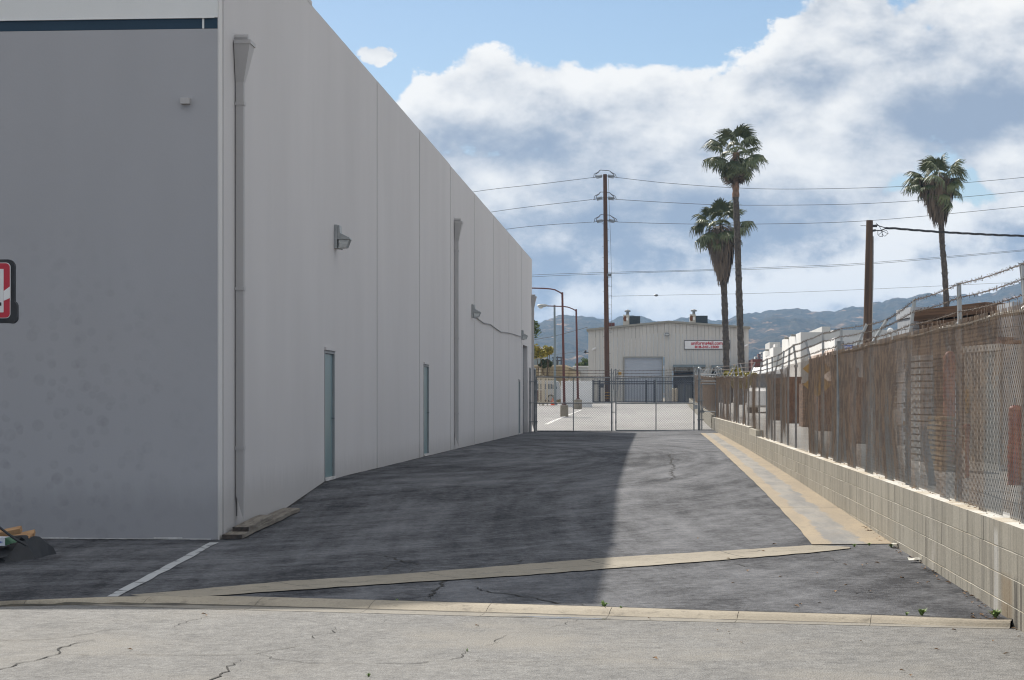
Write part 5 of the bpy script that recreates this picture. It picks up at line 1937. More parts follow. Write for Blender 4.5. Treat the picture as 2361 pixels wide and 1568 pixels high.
# beige iron fence with thick posts
t = thing('picket_fence', onY(1255, 930, 139), 'beige iron fence behind the gate near the parked cars', 'fence')
zt0, zb0 = onY(0, 871, 139).z, onY(0, 931, 139).z
for px_, hy_ in ((1244.5, 851), (1250.5, 867), (1253.5, 866), (1262, 874)):
    x = onY(px_, 0, 139).x
    MB().box2((x - .05, 138.95, 1.0), (x + .05, 139.05, onY(0, hy_, 139).z)).build('post', 'beige_pale', t)
for i in range(38):
    x = onY(1212 + i * 1.75, 0, 139).x
    if i % 2:
        MB().box2((x - .016, 138.98, zb0 + .05), (x + .016, 139.02, zt0)).build('picket', 'beige_pale', t)
for z_ in (zt0 - .06, zb0 + .12):
    MB().box2((onY(1212, 0, 139).x, 138.97, z_ - .03), (onY(1277, 0, 139).x, 139.03, z_ + .03)).build('rail', 'beige_pale', t)

# ------------------------------------------------------------------ parked vehicles
def car(name, label, rear, length, width, prof, glass, mat, heading, wheel_r=.33, cat='car', group=None):
    """prof: side silhouette (x along length, z); heading: yaw of the +x axis."""
    t = thing(name, rear, label, cat, group)
    rot = Matrix.Rotation(heading, 3, 'Z')
    o = Vector(rear)
    T = lambda x, y, z: rot @ Vector((x, y, z)) + o
    n = len(prof)
    m = MB()
    vs, fs = [], []
    for y, k_ in ((-width / 2, .0), (-width / 2 + .08, .045), (width / 2 - .08, .045), (width / 2, 0)):
        for x, z in prof:
            cx = length / 2
            s_ = 1 if k_ else .985
            tap = 0.14 * max(0, min(1, (z - .95) / .5))
            yy = y * (1 - tap)
            vs.append(T(cx + (x - cx) * s_, yy, z + k_ * (1 if z > .5 else 0)))
    for a in range(3):
        for i in range(n):
            j = (i + 1) % n
            fs.append((a * n + i, a * n + j, (a + 1) * n + j, (a + 1) * n + i))
    fs.append(tuple(range(n - 1, -1, -1)))
    fs.append(tuple(range(3 * n, 4 * n)))
    m.add(vs, fs)
    m.build('body', mat, t, smooth=True)
    for poly in glass:
        for y in (-width / 2 - .012, width / 2 - .068):
            g = MB()
            tt = []
            for x, z in poly:
                tap = 0.14 * max(0, min(1, (z - .95) / .5))
                yy = (abs(y) if y > 0 else y)
                sg_ = -1 if y < 0 else 1
                tt.append(T(x, sg_ * (width / 2 * (1 - tap) + .004), z))
            g.prism(tt, rot @ Vector((0, .012 * (1 if y > 0 else -1), 0)))
            g.build('side_window', 'glass', t)
    for x in (length * .19, length * .80):
        for y in (-width / 2 + .08, width / 2 - .08):
            w_ = MB()
            c_ = T(x, y, wheel_r)
            ax = rot @ Vector((0, 1, 0))
            w_.tube([c_ - ax * .11, c_ + ax * .11], wheel_r, 16)
            wo_ = w_.build('wheel', 'rubber', t, smooth=True)
            MB().tube([c_ - ax * .118, c_ + ax * .118], wheel_r * .6, 12).build('rim', 'hub', wo_, smooth=True)
    return t


suv = [(0, .35), (.02, .95), (.1, 1.02), (.25, 1.62), (.5, 1.70), (2.3, 1.70), (2.6, 1.66), (3.25, 1.12), (4.3, 1.0), (4.5, .85), (4.52, .35), (4.1, .25), (.3, .25)]
suv_g = [[(.35, 1.08), (.45, 1.56), (1.15, 1.58), (1.15, 1.08)], [(1.25, 1.08), (1.25, 1.58), (2.05, 1.58), (2.05, 1.08)], [(2.15, 1.08), (2.15, 1.58), (2.45, 1.56), (3.0, 1.12)]]
cY = 152.0
rp = onY(1296, 929, cY)
c1 = car('parked_car', 'silver hatchback parked behind the beige fence', (rp.x, cY, 1.18), 4.5, 1.75, suv, suv_g, 'silver', math.pi, group='cars parked beyond the gate')
MB().prism([(rp.x - 2.66, cY - .55, 2.83), (rp.x - 3.27, cY - .62, 2.31), (rp.x - 3.27, cY + .62, 2.31), (rp.x - 2.66, cY + .55, 2.83)], (-.02, 0, .03)).build('windscreen', 'glass', c1)
sed = [(0, .35), (.02, .85), (.1, .95), (.9, 1.02), (1.45, 1.40), (2.6, 1.42), (3.2, 1.02), (4.2, .90), (4.42, .75), (4.45, .35), (4.1, .22), (.3, .22)]
sed_g = [[(1.05, 1.03), (1.5, 1.34), (2.0, 1.35), (2.0, 1.03)], [(2.1, 1.03), (2.1, 1.35), (2.55, 1.34), (3.0, 1.03)]]
rp = onY(1254, 931, 147)
car('parked_car', 'dark maroon car parked in front of the silver hatchback', (rp.x, 147.0, 1.14), 4.4, 1.72, sed, sed_g, 'maroon', math.pi, group='cars parked beyond the gate')
# traffic cone
p = onY(1274, 931, 140)
cz = gz(p.x, 140)
t = thing('traffic_cone', (p.x, 140, cz), 'orange traffic cone behind the beige fence', 'traffic cone')
MB().lathe((p.x, 140, cz + .031), [(.13, 0), (.10, .13), (.035, .46), (.03, .47)], 14).build('cone', 'orange', t, smooth=True)
MB().box((p.x, 140, cz + .015), (.34, .34, .03)).build('base', 'orange', t)
MB().lathe((p.x, 140, cz + .24), [(.0825, 0), (.066, .09)], 14).build('band', 'sign_white', t)

# ================================================================== RIGHT BACKGROUND
def tilt_building(name, label, cx_, top, Y, left_px, left_y, right_px, mat_front, mat_side, ground, cat='building', caps=()):
    """A flat-roofed block: the corner nearest the camera at cx_, side wall receding to left_px."""
    c = onY(cx_, top, Y)
    # where does the side wall (running along +Y-ish) end: same height, seen at left_px / left_y
    d = (c.z - CAM_H) / ((915 - left_y) / FOCAL)
    e = at(left_px, left_y, d)
    r_ = onY(right_px, top, Y)
    t = thing(name, (c.x, c.y, ground), label, cat, 'white flat-roofed buildings on the right')
    z = c.z
    q = [Vector((c.x, c.y, 0)), Vector((r_.x, Y, 0)), Vector((r_.x + (e.x - c.x), e.y, 0)), Vector((e.x, e.y, 0))]
    lo_ = [Vector((p.x, p.y, ground - .5)) for p in q]
    up_ = [Vector((p.x, p.y, z)) for p in q]
    MB().add(lo_[:2] + up_[:2], [(0, 1, 3, 2)]).build('front_wall', mat_front, t)  # greyer than the side wall: its shade is put into the colour
    MB().add([lo_[0], lo_[3], up_[0], up_[3]], [(0, 2, 3, 1)]).build('side_wall', mat_side, t)
    MB().add([lo_[1], lo_[2], lo_[3], up_[1], up_[2], up_[3]], [(0, 1, 4, 3), (1, 2, 5, 4)]).build('rear_wall', mat_front, t)
    MB().add(up_, [(0, 1, 2, 3)]).build('roof', 'conc', t)
    for f in caps:
        p = up_[0].lerp(up_[3], f)
        MB().box((p.x - .2, p.y, p.z - .1), (.42, .6, .18)).build('scupper', 'metal_trim', t)
    return t, c, e


tilt_building('white_building', 'largest white flat-roofed building in front of the hills', 1846, 766, 172, 1803, 783.6, 1935, 'grey_and_shade', 'white_paint', 1.2, caps=(.25, .62))
tilt_building('white_building', 'wide white building with front coloured for shade behind the thick brown pole', 1921, 761, 196, 1905, 766, 2140, 'grey_and_shade', 'white_paint', 1.2)
tilt_building('white_building', 'smaller white building lower down left of the largest one', 1783, 800.6, 205, 1759, 811.5, 1804, 'grey_and_shade', 'white_paint', 1.2, caps=(.4,))
tilt_building('white_building', 'low building with white band and pinkish wall right of the largest white one', 1924.7, 778, 140, 1865.6, 802.7, 2140, 'grey_and_shade', 'white_paint', 1.2)
pk0, pk1 = onY(1924.7, 778, 140), None
d = (pk0.z - CAM_H) / ((915 - 802.7) / FOCAL)
e = at(1865.6, 802.7, d)
zk = pk0.z - .8
o = Vector((-.06, 0, 0))
lb_ = bpy.data.objects['white_building.003']
MB().prism([Vector((pk0.x, pk0.y + .1, zk)) + o, Vector((e.x, e.y, zk)) + o, Vector((e.x, e.y, 1.2)) + o, Vector((pk0.x, pk0.y + .1, 1.2)) + o], (.05, 0, 0)).build('pink_wall', 'pink_paint', lb_)
# roof items
def roof_block(name, label, x0, x1, yt, yb, Y, dep, mat):
    a, b_ = onY(x0, yb, Y), onY(x1, yt, Y)
    t = MB().box2((a.x, Y, a.z - .3), (b_.x, Y + dep, b_.z)).build(name, mat)
    return tag(t, label, 'roof unit')


roof_block('roof_unit', 'grey penthouse on the roof behind the largest white building', 1895, 1914.5, 753, 768, 186, 22, 'grey_and_shade')
roof_block('roof_unit', 'pale grey tank house behind the smaller white building', 1774.5, 1799, 789, 812, 212, 8, 'grey_and_shade')
roof_block('roof_unit', 'narrow white stair box on the smaller white building', 1787, 1793, 793, 812, 207, 3, 'white_paint')
t = thing('roof_dish', onY(2053, 764, 188), 'round white dome on the roof right of the brown pole', 'dome')
q = onY(2053, 763, 188)
MB().ball(q, .30, 12, 8).build('dome', 'white_paint', t, smooth=True)
MB().tube([(q.x, q.y, q.z - .9), (q.x, q.y, q.z - .2)], .12, 8).build('stem', 'white_paint', t)
# blue sign
a, b_ = onY(1942, 807.5, 139.7), onY(1967, 796.5, 139.7)
t = thing('blue_sign', ((a.x + b_.x) / 2, 139.7, (a.z + b_.z) / 2), 'blue sign with white letters on the low pinkish building', 'sign')
MB().box2((a.x, 139.6, a.z), (b_.x, 139.69, b_.z)).build('board', 'sign_blue', t)
text_mesh('lettering', 'SPAC', .20, ((a.x + b_.x) / 2 - .02, 139.595, a.z + (b_.z - a.z) * .60), rx, 'sign_white', t, .003, 1.3, .004)
# dark red wall, far towers, white van
a, b_ = onY(1735, 855, 150), onY(1758, 828, 150)
tag(MB().box2((a.x, 150, 1.0), (b_.x, 156, b_.z)).build('red_shed', 'brick_red'), 'dark red shed end beside the right corner of the metal shed', 'shed')
for x0_, x1_, yt, lb in ((1741, 1748, 822, 'lowest of the far grey towers beside the small white building'), (1748, 1754, 816, 'pinkish far tower between two grey ones'), (1753.5, 1758.5, 812, 'tallest far grey tower touching the small white building')):
    a, b_ = onY(x0_, 850, 420), onY(x1_, yt, 420)
    t = thing('far_tower', ((a.x + b_.x) / 2, 420, 1.2), lb, 'tower', 'towers far off')
    MB().box2((a.x, 420, .5), (b_.x, 424, b_.z)).build('wall', 'grey_and_shade' if 'pink' not in lb else 'brick_red', t)
    for k_ in range(3):
        MB().box2((a.x + .1, 419.9, b_.z - .5 - k_ * .8), (b_.x - .1, 419.99, b_.z - .2 - k_ * .8)).build('window', 'glass', t)
van = [(0, .4), (0, 1.2), (.15, 2.1), (.5, 2.25), (3.5, 2.25), (4.1, 1.9), (4.6, 1.25), (5.2, 1.05), (5.3, .4), (5.0, .3), (.3, .3)]
van_g = [[(3.0, 1.25), (3.0, 1.95), (3.6, 1.95), (4.2, 1.3)]]
vp = onX(1768, 862, 8.2)
vy = 96.0
vv = onY(1752, 864, vy)
c2 = car('parked_van', 'white van with dark windscreen behind the far end of the fence', (vv.x + 1.0, vy + 4.6, yardz(vy) - .02), 5.3, 1.9, van, van_g, 'white_paint', R(-98), .36, 'van')
q0 = ORG[c2.name]
rt = Matrix.Rotation(R(-98), 3, 'Z')
MB().prism([rt @ Vector((4.14, -.75, 1.92)) + q0, rt @ Vector((4.66, -.82, 1.28)) + q0, rt @ Vector((4.66, .82, 1.28)) + q0, rt @ Vector((4.14, .75, 1.92)) + q0], rt @ Vector((.02, 0, .03))).build('windscreen', 'glass', c2)

# ================================================================== UTILITY POLES AND WIRES
UY = 149.0
U = lambda px, py: onY(px, py, UY)
ub = U(1400, 930)
up_ = thing('utility_pole', ub, 'tall brown wooden utility pole with three pairs of insulators', 'utility pole')
path = [U(1400.5, 932), U(1399, 800), U(1397, 620), U(1395, 402)]
MB().tube(path, [.205, .195, .175, .150], 14).build('pole', 'wood_pole', up_, smooth=True)
for (yc, tl, tr) in ((405.5, 1366, 1424), (456, 1367, 1424), (508, 1367.5, 1426)):
    xc = 1395 + (yc - 402) * .012
    ends = []
    for sgn, xe in ((-1, tl), (1, tr)):
        ins = MB()
        a, b_ = U(xc + sgn * 4, yc), U(xe - sgn * 9, yc + (2.5 if sgn > 0 else 3))
        ins.tube([a, U(xe, yc + (4 if sgn > 0 else 4.5))], .028, 6)
        for i in range(5):
            c = a.lerp(b_, .25 + i * .17)
            d = (b_ - a).normalized()
            ins.tube([c - d * .035, c + d * .035], .135, 10)
        ins.build('insulator_string', 'insulator', up_, smooth=True)
        ends.append(xe)
    jm = MB()
    for dz_, w_ in ((0, 0), (1.5, 4)):
        jm.tube(resample([U(tl + 3 + w_, yc + 3), U(tl + 4 + w_, yc - 4), U(tl + 14 + w_ * .3, yc - 9), U(xc - 12, yc - 13.5), U(xc, yc - 12.5), U(xc + 10, yc - 12), U(tr - 14 - w_ * .3, yc - 8), U(tr - 5 - w_, yc - 3), U(tr - 3 - w_, yc + 3)], .12), .028, 6)
    jm.build('jumper', 'cable_far', up_, smooth=True)
gw = MB()
gw.tube([U(1403, 412), U(1404.5, 470), U(1408, 560), U(1410, 640), U(1410.5, 760)], .014, 5)
for y in range(640, 770, 21):
    gw.bar(U(1402, y), U(1411, y), .02)
gw.build('ground_wire', 'cable_far', up_)
for i in range(13):
    y = 516 + i * 26
    MB().bar(U(1391.5 + (y - 500) * .012, y), U(1387.5 + (y - 500) * .012, y), .025).bar(U(1398 + (y - 500) * .012, y + 13), U(1404 + (y - 500) * .012, y + 13), .025).build('step', 'cable_far', up_)
MB().box(U(1404, 634), (.35, .3, .22)).bar(U(1398, 632), U(1408, 637), .08).build('bracket', 'insulator', up_)
for y in (905, 912, 918):
    MB().box(U(1399.8, y) + Vector((0, -.2, 0)), (.36, .04, .05)).build('yellow_band', 'yellow', up_)


def wire(pts_, Y, r, label, mat='cable_far', group='overhead lines', yend=None):
    ps = []
    for i, (x, y) in enumerate(pts_):
        ps.append(onY(x, y, Y if yend is None else Y + (yend - Y) * i / (len(pts_) - 1)))
    # smooth the polyline with Catmull-Rom
    out = []
    for i in range(len(ps) - 1):
        p0, p1, p2, p3 = ps[max(0, i - 1)], ps[i], ps[i + 1], ps[min(len(ps) - 1, i + 2)]
        for k_ in range(10):
            t = k_ / 10
            out.append(.5 * ((2 * p1) + (p2 - p0) * t + (2 * p0 - 5 * p1 + 4 * p2 - p3) * t * t + (3 * p1 - p0 - 3 * p2 + p3) * t ** 3))
    out.append(ps[-1])
    return tag(MB().tube(out, r, 5).build('overhead_wire', mat, None, smooth=True), label, 'wire', group)


wire([(900, 478), (1095, 442), (1240, 425), (1366, 409.5)], UY, .019, 'highest wire running left from the tall pole')
wire([(1424, 409.5), (1560, 424), (1760, 435.5), (2000, 433), (2200, 423), (2361, 409), (2500, 394)], UY, .019, 'highest wire running right from the tall pole')
wire([(900, 535), (1133, 489), (1366, 460)], UY, .019, 'middle wire running left from the tall pole')
wire([(1424, 460), (1560, 468), (1700, 473), (1950, 471), (2150, 460), (2361, 441), (2500, 424)], UY, .019, 'middle wire running right from the tall pole')
wire([(900, 577), (1172, 528), (1366, 512)], UY, .019, 'third wire running left from the tall pole')
wire([(1426, 512), (1560, 516), (1720, 517), (2000, 509), (2361, 476), (2500, 462)], UY, .019, 'third wire running right from the tall pole')
for dy, lb in ((0, 'upper of the paired low wires crossing behind the palms'), (3.2, 'lower of the paired low wires crossing behind the palms')):
    wire([(1000, 647 + dy * 1.4), (1230, 634 + dy * 1.3), (1404, 628 + dy), (1560, 624 + dy * .7), (1760, 617 + dy), (2000, 606 + dy), (2361, 576 + dy * .8), (2500, 562 + dy)], UY + .2, .015, lb)
wire([(1408, 683), (1560, 680), (1760, 676), (2000, 667), (2361, 650)], 200, .016, 'faintest thin wire low over the hills')
tag(MB().ball(onY(1513, 681, 200), .12, 8, 5, (1.8, 1, 1)).build('wire_marker', 'insulator'), 'small dark lump on the faintest low wire', 'marker')
wire([(1150, 795), (1233, 783), (1290, 772), (1356, 754)], 210, .03, 'dark wire slanting up before the hills left of the shed')
wire([(1200, 822), (1290, 816), (1352, 808)], 210, .025, 'lower dark wire before the hills left of the shed')

# second pole: thick, cut low, with one twisted service cable
SY = 82.0
S = lambda px, py: onY(px, py, SY)
sb = S(1999.5, 860)
sb.z = yardz(SY)
sp = thing('utility_pole', sb, 'thick short brown pole behind the fence with a twisted black cable', 'utility pole')
MB().tube([Vector((sb.x, SY, sb.z - .1)), S(2000.5, 760), S(2002.5, 640), S(2005, 508)], [.205, .185, .165, .140], 16).build('pole', 'wood_pole_pale', sp, smooth=True)
MB().tube([S(2013.0, 545), S(2012.5, 640), S(2011, 700), S(2009.5, 780), S(2009, 800)], .035, 8).build('conduit', 'steel', sp, smooth=True)
MB().bar(S(1984, 520.5), S(1998, 520.5), .018).bar(S(2012, 521), S(2022, 521), .10).bar(S(2012, 532), S(2019, 531), .09).build('bracket', 'cable', sp)
lp_ = MB()
lp_.tube([S(2020, 515), S(2026, 520), S(2031, 528), S(2035, 541), S(2040, 545), S(2048, 538), S(2044, 531), S(2034, 534)], .012, 5)
lp_.tube([S(2024, 532), S(2024, 541), S(2028, 545), S(2036, 545)], .013, 5)
lp_.tube([S(2034, 530), S(2034, 545)], .014, 5)
lp_.tube([S(2026, 541), S(2036, 533), S(2047, 539)], .011, 5)
lp_.tube([S(2019, 518), S(2030, 522), S(2044, 526)], .02, 5)
lp_.tube([S(2019, 531), S(2030, 532), S(2044, 526)], .025, 5)
lp_.build('splice_loop', 'cable', sp, smooth=True)
cpts = [(2042, 526), (2060, 526.5), (2100, 530), (2160, 534.5), (2230, 538.5), (2300, 542), (2361, 544), (2460, 545)]
c1_ = [S(x, y) for x, y in cpts]
cc = MB()
for ph in (0, 2.09, 4.19):
    pts_ = []
    for i, p in enumerate(resample(c1_, .10)):
        a = i * .42 + ph
        pts_.append(p + Vector((0, math.cos(a) * .030, math.sin(a) * .030)))
    cc.tube(pts_, .022, 5)
tag(cc.build('service_cable', 'cable', None, smooth=True), 'thick twisted black cable running right from the short brown pole', 'cable')

# ================================================================== PALMS
def frond_mesh(name, pet, rad, droop, fan, n=26, seed=0, fold=.3, mat='palm_leaf'):
    """Fan palm leaf along +X: a stalk and narrow leaflets whose tips hang."""
    r = random.Random(seed)
    m = MB()
    m.bar((0, 0, 0), (pet, 0, 0), .035, .022)
    base = Vector((pet, 0, 0))
    for i in range(n):
        a = (i / (n - 1) - .5) * fan + r.uniform(-.03, .03)
        L = rad * (1 - .22 * abs(a) / (fan / 2)) * r.uniform(.86, 1.06)
        d = Vector((math.cos(a), math.sin(a), 0))
        s = Vector((-math.sin(a), math.cos(a), 0))
        up = Vector((0, 0, 1))
        pts_, ws = [], []
        split = .52
        for t in (0, .35, .62, .85, 1.0):
            z = -fold * abs(math.sin(a)) * L * t * .5
            over = max(0, t - split)
            z -= droop * L * (over ** 1.5) * 1.9 * r.uniform(.7, 1.3)
            x = L * (t if t < split else split + over * (1 - .45 * min(1, droop)))
            pts_.append(base + d * x + up * z)
            ws.append((.006 + .042 * math.sin(min(1, t / .62) * math.pi / 2) if t < .63 else .048 * (1 - t) / .38 + .004) * rad)
        vs, fs = [], []
        for p, w_ in zip(pts_, ws):
            vs += [p - s * w_ + up * .012 * (1 if i % 2 else -1), p + s * w_ - up * .012 * (1 if i % 2 else -1)]
        for q in range(len(pts_) - 1):
            fs.append((q * 2, q * 2 + 1, q * 2 + 3, q * 2 + 2))
        m.add(vs, fs)
    o = m.build(name, mat)
    me = o.data
    bpy.data.objects.remove(o)
    return me


FR = {}
for i in range(5):
    FR['live', i] = frond_mesh('frond', .95 + .08 * i, .92, .45 + .12 * i, 3.9, 30, i, .35)
    FR['old', i] = frond_mesh('frond', .85, .85, .8 + .1 * i, 2.4, 22, 20 + i, .9, 'palm_dead')


def palm(name, label, base, path, r0, r1, crown, scale, n_live, n_old, skirt, seed, bark_split=None, squash=1.0, elev_lo=-1.15):
    r = random.Random(seed)
    t = thing(name, base, label, 'palm tree', 'fan palms')
    # trunk with ringed, ragged bark
    pts_ = resample(path, .22)
    n = len(pts_)
    rs = []
    for i in range(n):
        f = i / (n - 1)
        rs.append((r0 + (r1 - r0) * f ** .7) * (1 + r.uniform(-.10, .10)))
    cut = n if bark_split is None else int(n * bark_split)
    MB().tube(pts_[:cut + 1], rs[:cut + 1], 12).build('trunk', 'palm_trunk', t)
    stub = MB()
    for i in range(1, cut):
        for k_ in range(3):
            a = r.uniform(0, 6.28)
            d = Vector((math.cos(a), math.sin(a), 0))
            p = pts_[i] + d * rs[i] * .95
            stub.bar(p, p + d * r.uniform(.02, .06) + Vector((0, 0, r.uniform(.05, .14))), .05, .02)
    tr = bpy.data.objects[t.children[0].name] if t.children else None
    so = stub.build('leaf_stubs', 'palm_trunk', t)
    so['kind'] = 'stuff'
    if cut < n:
        MB().tube(pts_[cut:], [v * 1.12 for v in rs[cut:]], 12).build('upper_trunk', 'palm_trunk_new', t)
        sb_ = MB()
        for i in range(cut, n):
            for k_ in range(6):
                a = r.uniform(0, 6.28)
                d = Vector((math.cos(a), math.sin(a), 0))
                p = pts_[i] + d * rs[i]
                sb_.bar(p, p + d * r.uniform(.03, .10) + Vector((0, 0, r.uniform(-.25, .2))), .05, .015)
        o = sb_.build('dry_stubs', 'palm_trunk_new', t)
        o['kind'] = 'stuff'
    c = Vector(crown)
    org = ORG[t.name]

    def put(kind, yaw, pitch, s, roll=0.0, drop=0.0):
        o = bpy.data.objects.new('frond', FR[kind, r.randrange(5)])
        o.location = c - org + Vector((0, 0, -drop))
        o.rotation_euler = (Matrix.Rotation(yaw, 3, 'Z') @ Matrix.Rotation(-pitch, 3, 'Y') @ Matrix.Rotation(roll, 3, 'X')).to_euler()
        o.scale = (s, s, s)
        COL.objects.link(o)
        o.parent = t

    for i in range(n_live):
        f = (i + .5) / n_live
        pitch = 1.38 - (1.38 - elev_lo) * f ** .85
        yaw = i * 2.39996 + r.uniform(-.25, .25)
        put('live', yaw, pitch + r.uniform(-.12, .12), scale * r.uniform(.74, 1.14) * (.9 if f < .2 else 1), r.uniform(-.5, .5))
    for i in range(n_old):
        f = (i + .5) / max(1, n_old)
        pitch = max(-1.5, elev_lo - .1 - .5 * f)
        put('old', i * 2.39996 + r.uniform(-.3, .3), pitch + r.uniform(-.1, .1), scale * r.uniform(.8, 1.0), r.uniform(-.4, .4), f * .5 * squash)
    # skirt of dead leaves hanging against the trunk: narrow ragged blades
    if skirt:
        z1, z0, rt, rb, cnt = skirt
        sk = MB()
        for i in range(cnt):
            a = r.uniform(0, 6.28)
            f = r.random()
            zt_ = z1 + (z0 - z1) * f * .80
            rad = (rt + (rb - rt) * f) * r.uniform(.72, 1.16)
            L = r.uniform(.5, 1.25)
            d = Vector((math.cos(a), math.sin(a), 0))
            s = Vector((-math.sin(a), math.cos(a), 0))
            q = c.lerp(Vector((base[0], base[1], c.z)), 0)
            ax = Vector(path_at(path, zt_))
            p = Vector((ax.x, ax.y, zt_)) + d * max(.15, rad)
            w_ = r.uniform(.03, .085)
            e1 = p + Vector((0, 0, -L * .55)) - d * .05 + s * r.uniform(-.06, .06)
            e2 = p + Vector((0, 0, -L)) - d * r.uniform(.02, .14) + s * r.uniform(-.12, .12)
            root = p + Vector((0, 0, .30)) - d * min(.5, rad * .6)
            sk.add([root - s * .02, root + s * .02, p - s * w_, p + s * w_, e1 - s * w_ * .9 + d * .02, e1 + s * w_ * .9 - d * .02, e2 - s * .012, e2 + s * .012],
                   [(0, 1, 3, 2), (2, 3, 5, 4), (4, 5, 7, 6)])
        o = sk.build('dead_leaf_skirt', 'palm_dead', t)
        o['kind'] = 'stuff'
    return t


def path_at(path, z):
    for a, b_ in zip(path, path[1:]):
        if a.z <= z <= b_.z:
            return a.lerp(b_, (z - a.z) / max(1e-6, b_.z - a.z))
    return path[-1] if z > path[-1].z else path[0]


A1 = 135.0
Pp = lambda px, py, Y: onY(px, py, Y)
g1 = Pp(1711, 890, A1)
g1.z = 1.0
p1 = [g1, Pp(1709, 840, A1), Pp(1705, 700, A1), Pp(1700.5, 560, A1), Pp(1696.5, 455, A1), Pp(1696, 405, A1), Pp(1696.5, 352, A1)]
palm('fan_palm', 'tallest fan palm with a clean dark trunk in front of the metal shed', g1, p1, .25, .20, Pp(1696, 352, A1), 1.32, 31, 7,
     (Pp(0, 385, A1).z, Pp(0, 420, A1).z, .55, .28, 130), 3, bark_split=.82)
A2 = 141.0
g2 = Pp(1675.5, 890, A2)
g2.z = 1.05
p2 = [g2, Pp(1674, 800, A2), Pp(1670, 680, A2), Pp(1665, 580, A2), Pp(1662, 520, A2)]
palm('fan_palm', 'shorter fan palm with a long shaggy brown skirt beside the tallest one', g2, p2, .27, .20, Pp(1662, 517, A2), 1.30, 30, 9,
     (Pp(0, 540, A2).z, Pp(0, 655, A2).z, 1.10, .42, 1100), 5, elev_lo=-1.0)
A3 = 128.0
g3_ = Pp(2184, 890, A3)
g3_.z = 1.0
p3 = [g3_, Pp(2182, 692, A3), Pp(2177, 610, A3), Pp(2172, 560, A3), Pp(2171, 530, A3), Pp(2164, 470, A3), Pp(2160, 420, A3)]
palm('fan_palm', 'lone fan palm at the right above the timber stack', g3_, p3, .22, .17, Pp(2160, 415, A3), 1.18, 28, 9,
     (Pp(0, 430, A3).z, Pp(0, 520, A3).z, 1.18, .42, 950), 8, elev_lo=-1.0)

# ================================================================== OTHER PLANTS
def leaf_cloud(m, c, rad, n, s, r, squash=(1, 1, .8)):
    for _ in range(n):
        d = Vector((r.gauss(0, 1), r.gauss(0, 1), r.gauss(0, 1))).normalized() * (r.random() ** .4)
        p = Vector(c) + Vector((d.x * rad * squash[0], d.y * rad * squash[1], d.z * rad * squash[2]))
        a = Vector((r.uniform(-1, 1), r.uniform(-1, 1), r.uniform(-1, 1))).normalized()
        b_ = a.cross(Vector((r.uniform(-1, 1), r.uniform(-1, 1), r.uniform(-1, 1)))).normalized()
        k_ = s * r.uniform(.6, 1.3)
        m.add([p - a * k_, p + b_ * k_ * .45, p + a * k_, p - b_ * k_ * .45], [(0, 1, 2, 3)])


def tree(name, label, cat, base, clumps, mat, leaf, n, trunk_r=.08, seed=1, group=None):
    r = random.Random(seed)
    t = thing(name, base, label, cat, group)
    tk = MB()
    for c, rad in clumps:
        mid = Vector(base).lerp(Vector(c), .55) + Vector((r.uniform(-.1, .1), 0, 0))
        tk.tube([Vector(base) + Vector((0, 0, -.1)), mid, Vector(c)], [trunk_r, trunk_r * .7, trunk_r * .3], 6)
    tk.build('trunk', 'bark', t)
    cr = MB()
    for c, rad in clumps:
        for _ in range(9):
            d = Vector((r.gauss(0, 1), r.gauss(0, 1), r.gauss(0, .8))).normalized() * rad * r.uniform(.3, .75)
            leaf_cloud(cr, Vector(c) + d, rad * r.uniform(.28, .5), n // (9 * len(clumps)), leaf, r)
    o = cr.build('crown', mat, t)
    return t


TY = 168.0
tb = onY(1258, 845, TY)
tree('yellow_tree', 'yellow leaved tree with two rounded clumps by the left end of the gate', 'tree', (tb.x, TY, 1.2),
     [(onY(1244, 815, TY), .95), (onY(1262, 807, TY), .75), (onY(1236, 812, TY), .7), (onY(1269, 808, TY), .45)], 'leaf_yellow', .13, 3000, .07, 2)
tb = onY(1260, 845, 170)
tree('shrub', 'dull green shrub below the yellow tree', 'shrub', (tb.x, 170, 1.2), [(onY(1262, 838, 170), .5), (onY(1252, 838, 170), .45), (onY(1268, 840, 170), .35)], 'leaf_dark', .12, 1600, .05, 3)
tb = onY(1343, 860, 200)
tree('green_tree', 'loose green tree behind the grey building left of the metal shed', 'tree', (tb.x, 200, 1.2),
     [(onY(1342, 840, 200), .7), (onY(1337, 846, 200), .5), (onY(1352, 844, 200), .45)], 'leaf_green', .13, 1800, .06, 4)
tb = onY(1225, 900, 110)
tree('green_tree', 'olive tree mostly hidden behind the warehouse corner below its gutter', 'tree', (tb.x - .4, 110, .6),
     [(onY(1230, 745, 110), .32), (onY(1218, 760, 110), .8), (onY(1210, 790, 110), .9)], 'leaf_green', .09, 2200, .08, 6)
tree('bush', 'yellow-green bush growing behind the fence by the walk gate', 'bush', (3.7, 84.0, .7),
     [(Vector((3.55, 82.5, 2.45)), .5), (Vector((3.55, 77.0, 2.42)), .5), (Vector((3.5, 73.0, 2.4)), .45), (Vector((3.6, 87.0, 2.6)), .5)], 'leaf_yellow', .07, 3600, .04, 9)
tb = onY(1640, 742, 240)
tree('far_tree', 'tiny dark treetop above the shed roof right of the second cooler', 'tree', (onY(1693, 760, 240).x, 240, 1.2),
     [(onY(1693, 762, 240), .6)], 'leaf_dark', .14, 500, .08, 12)

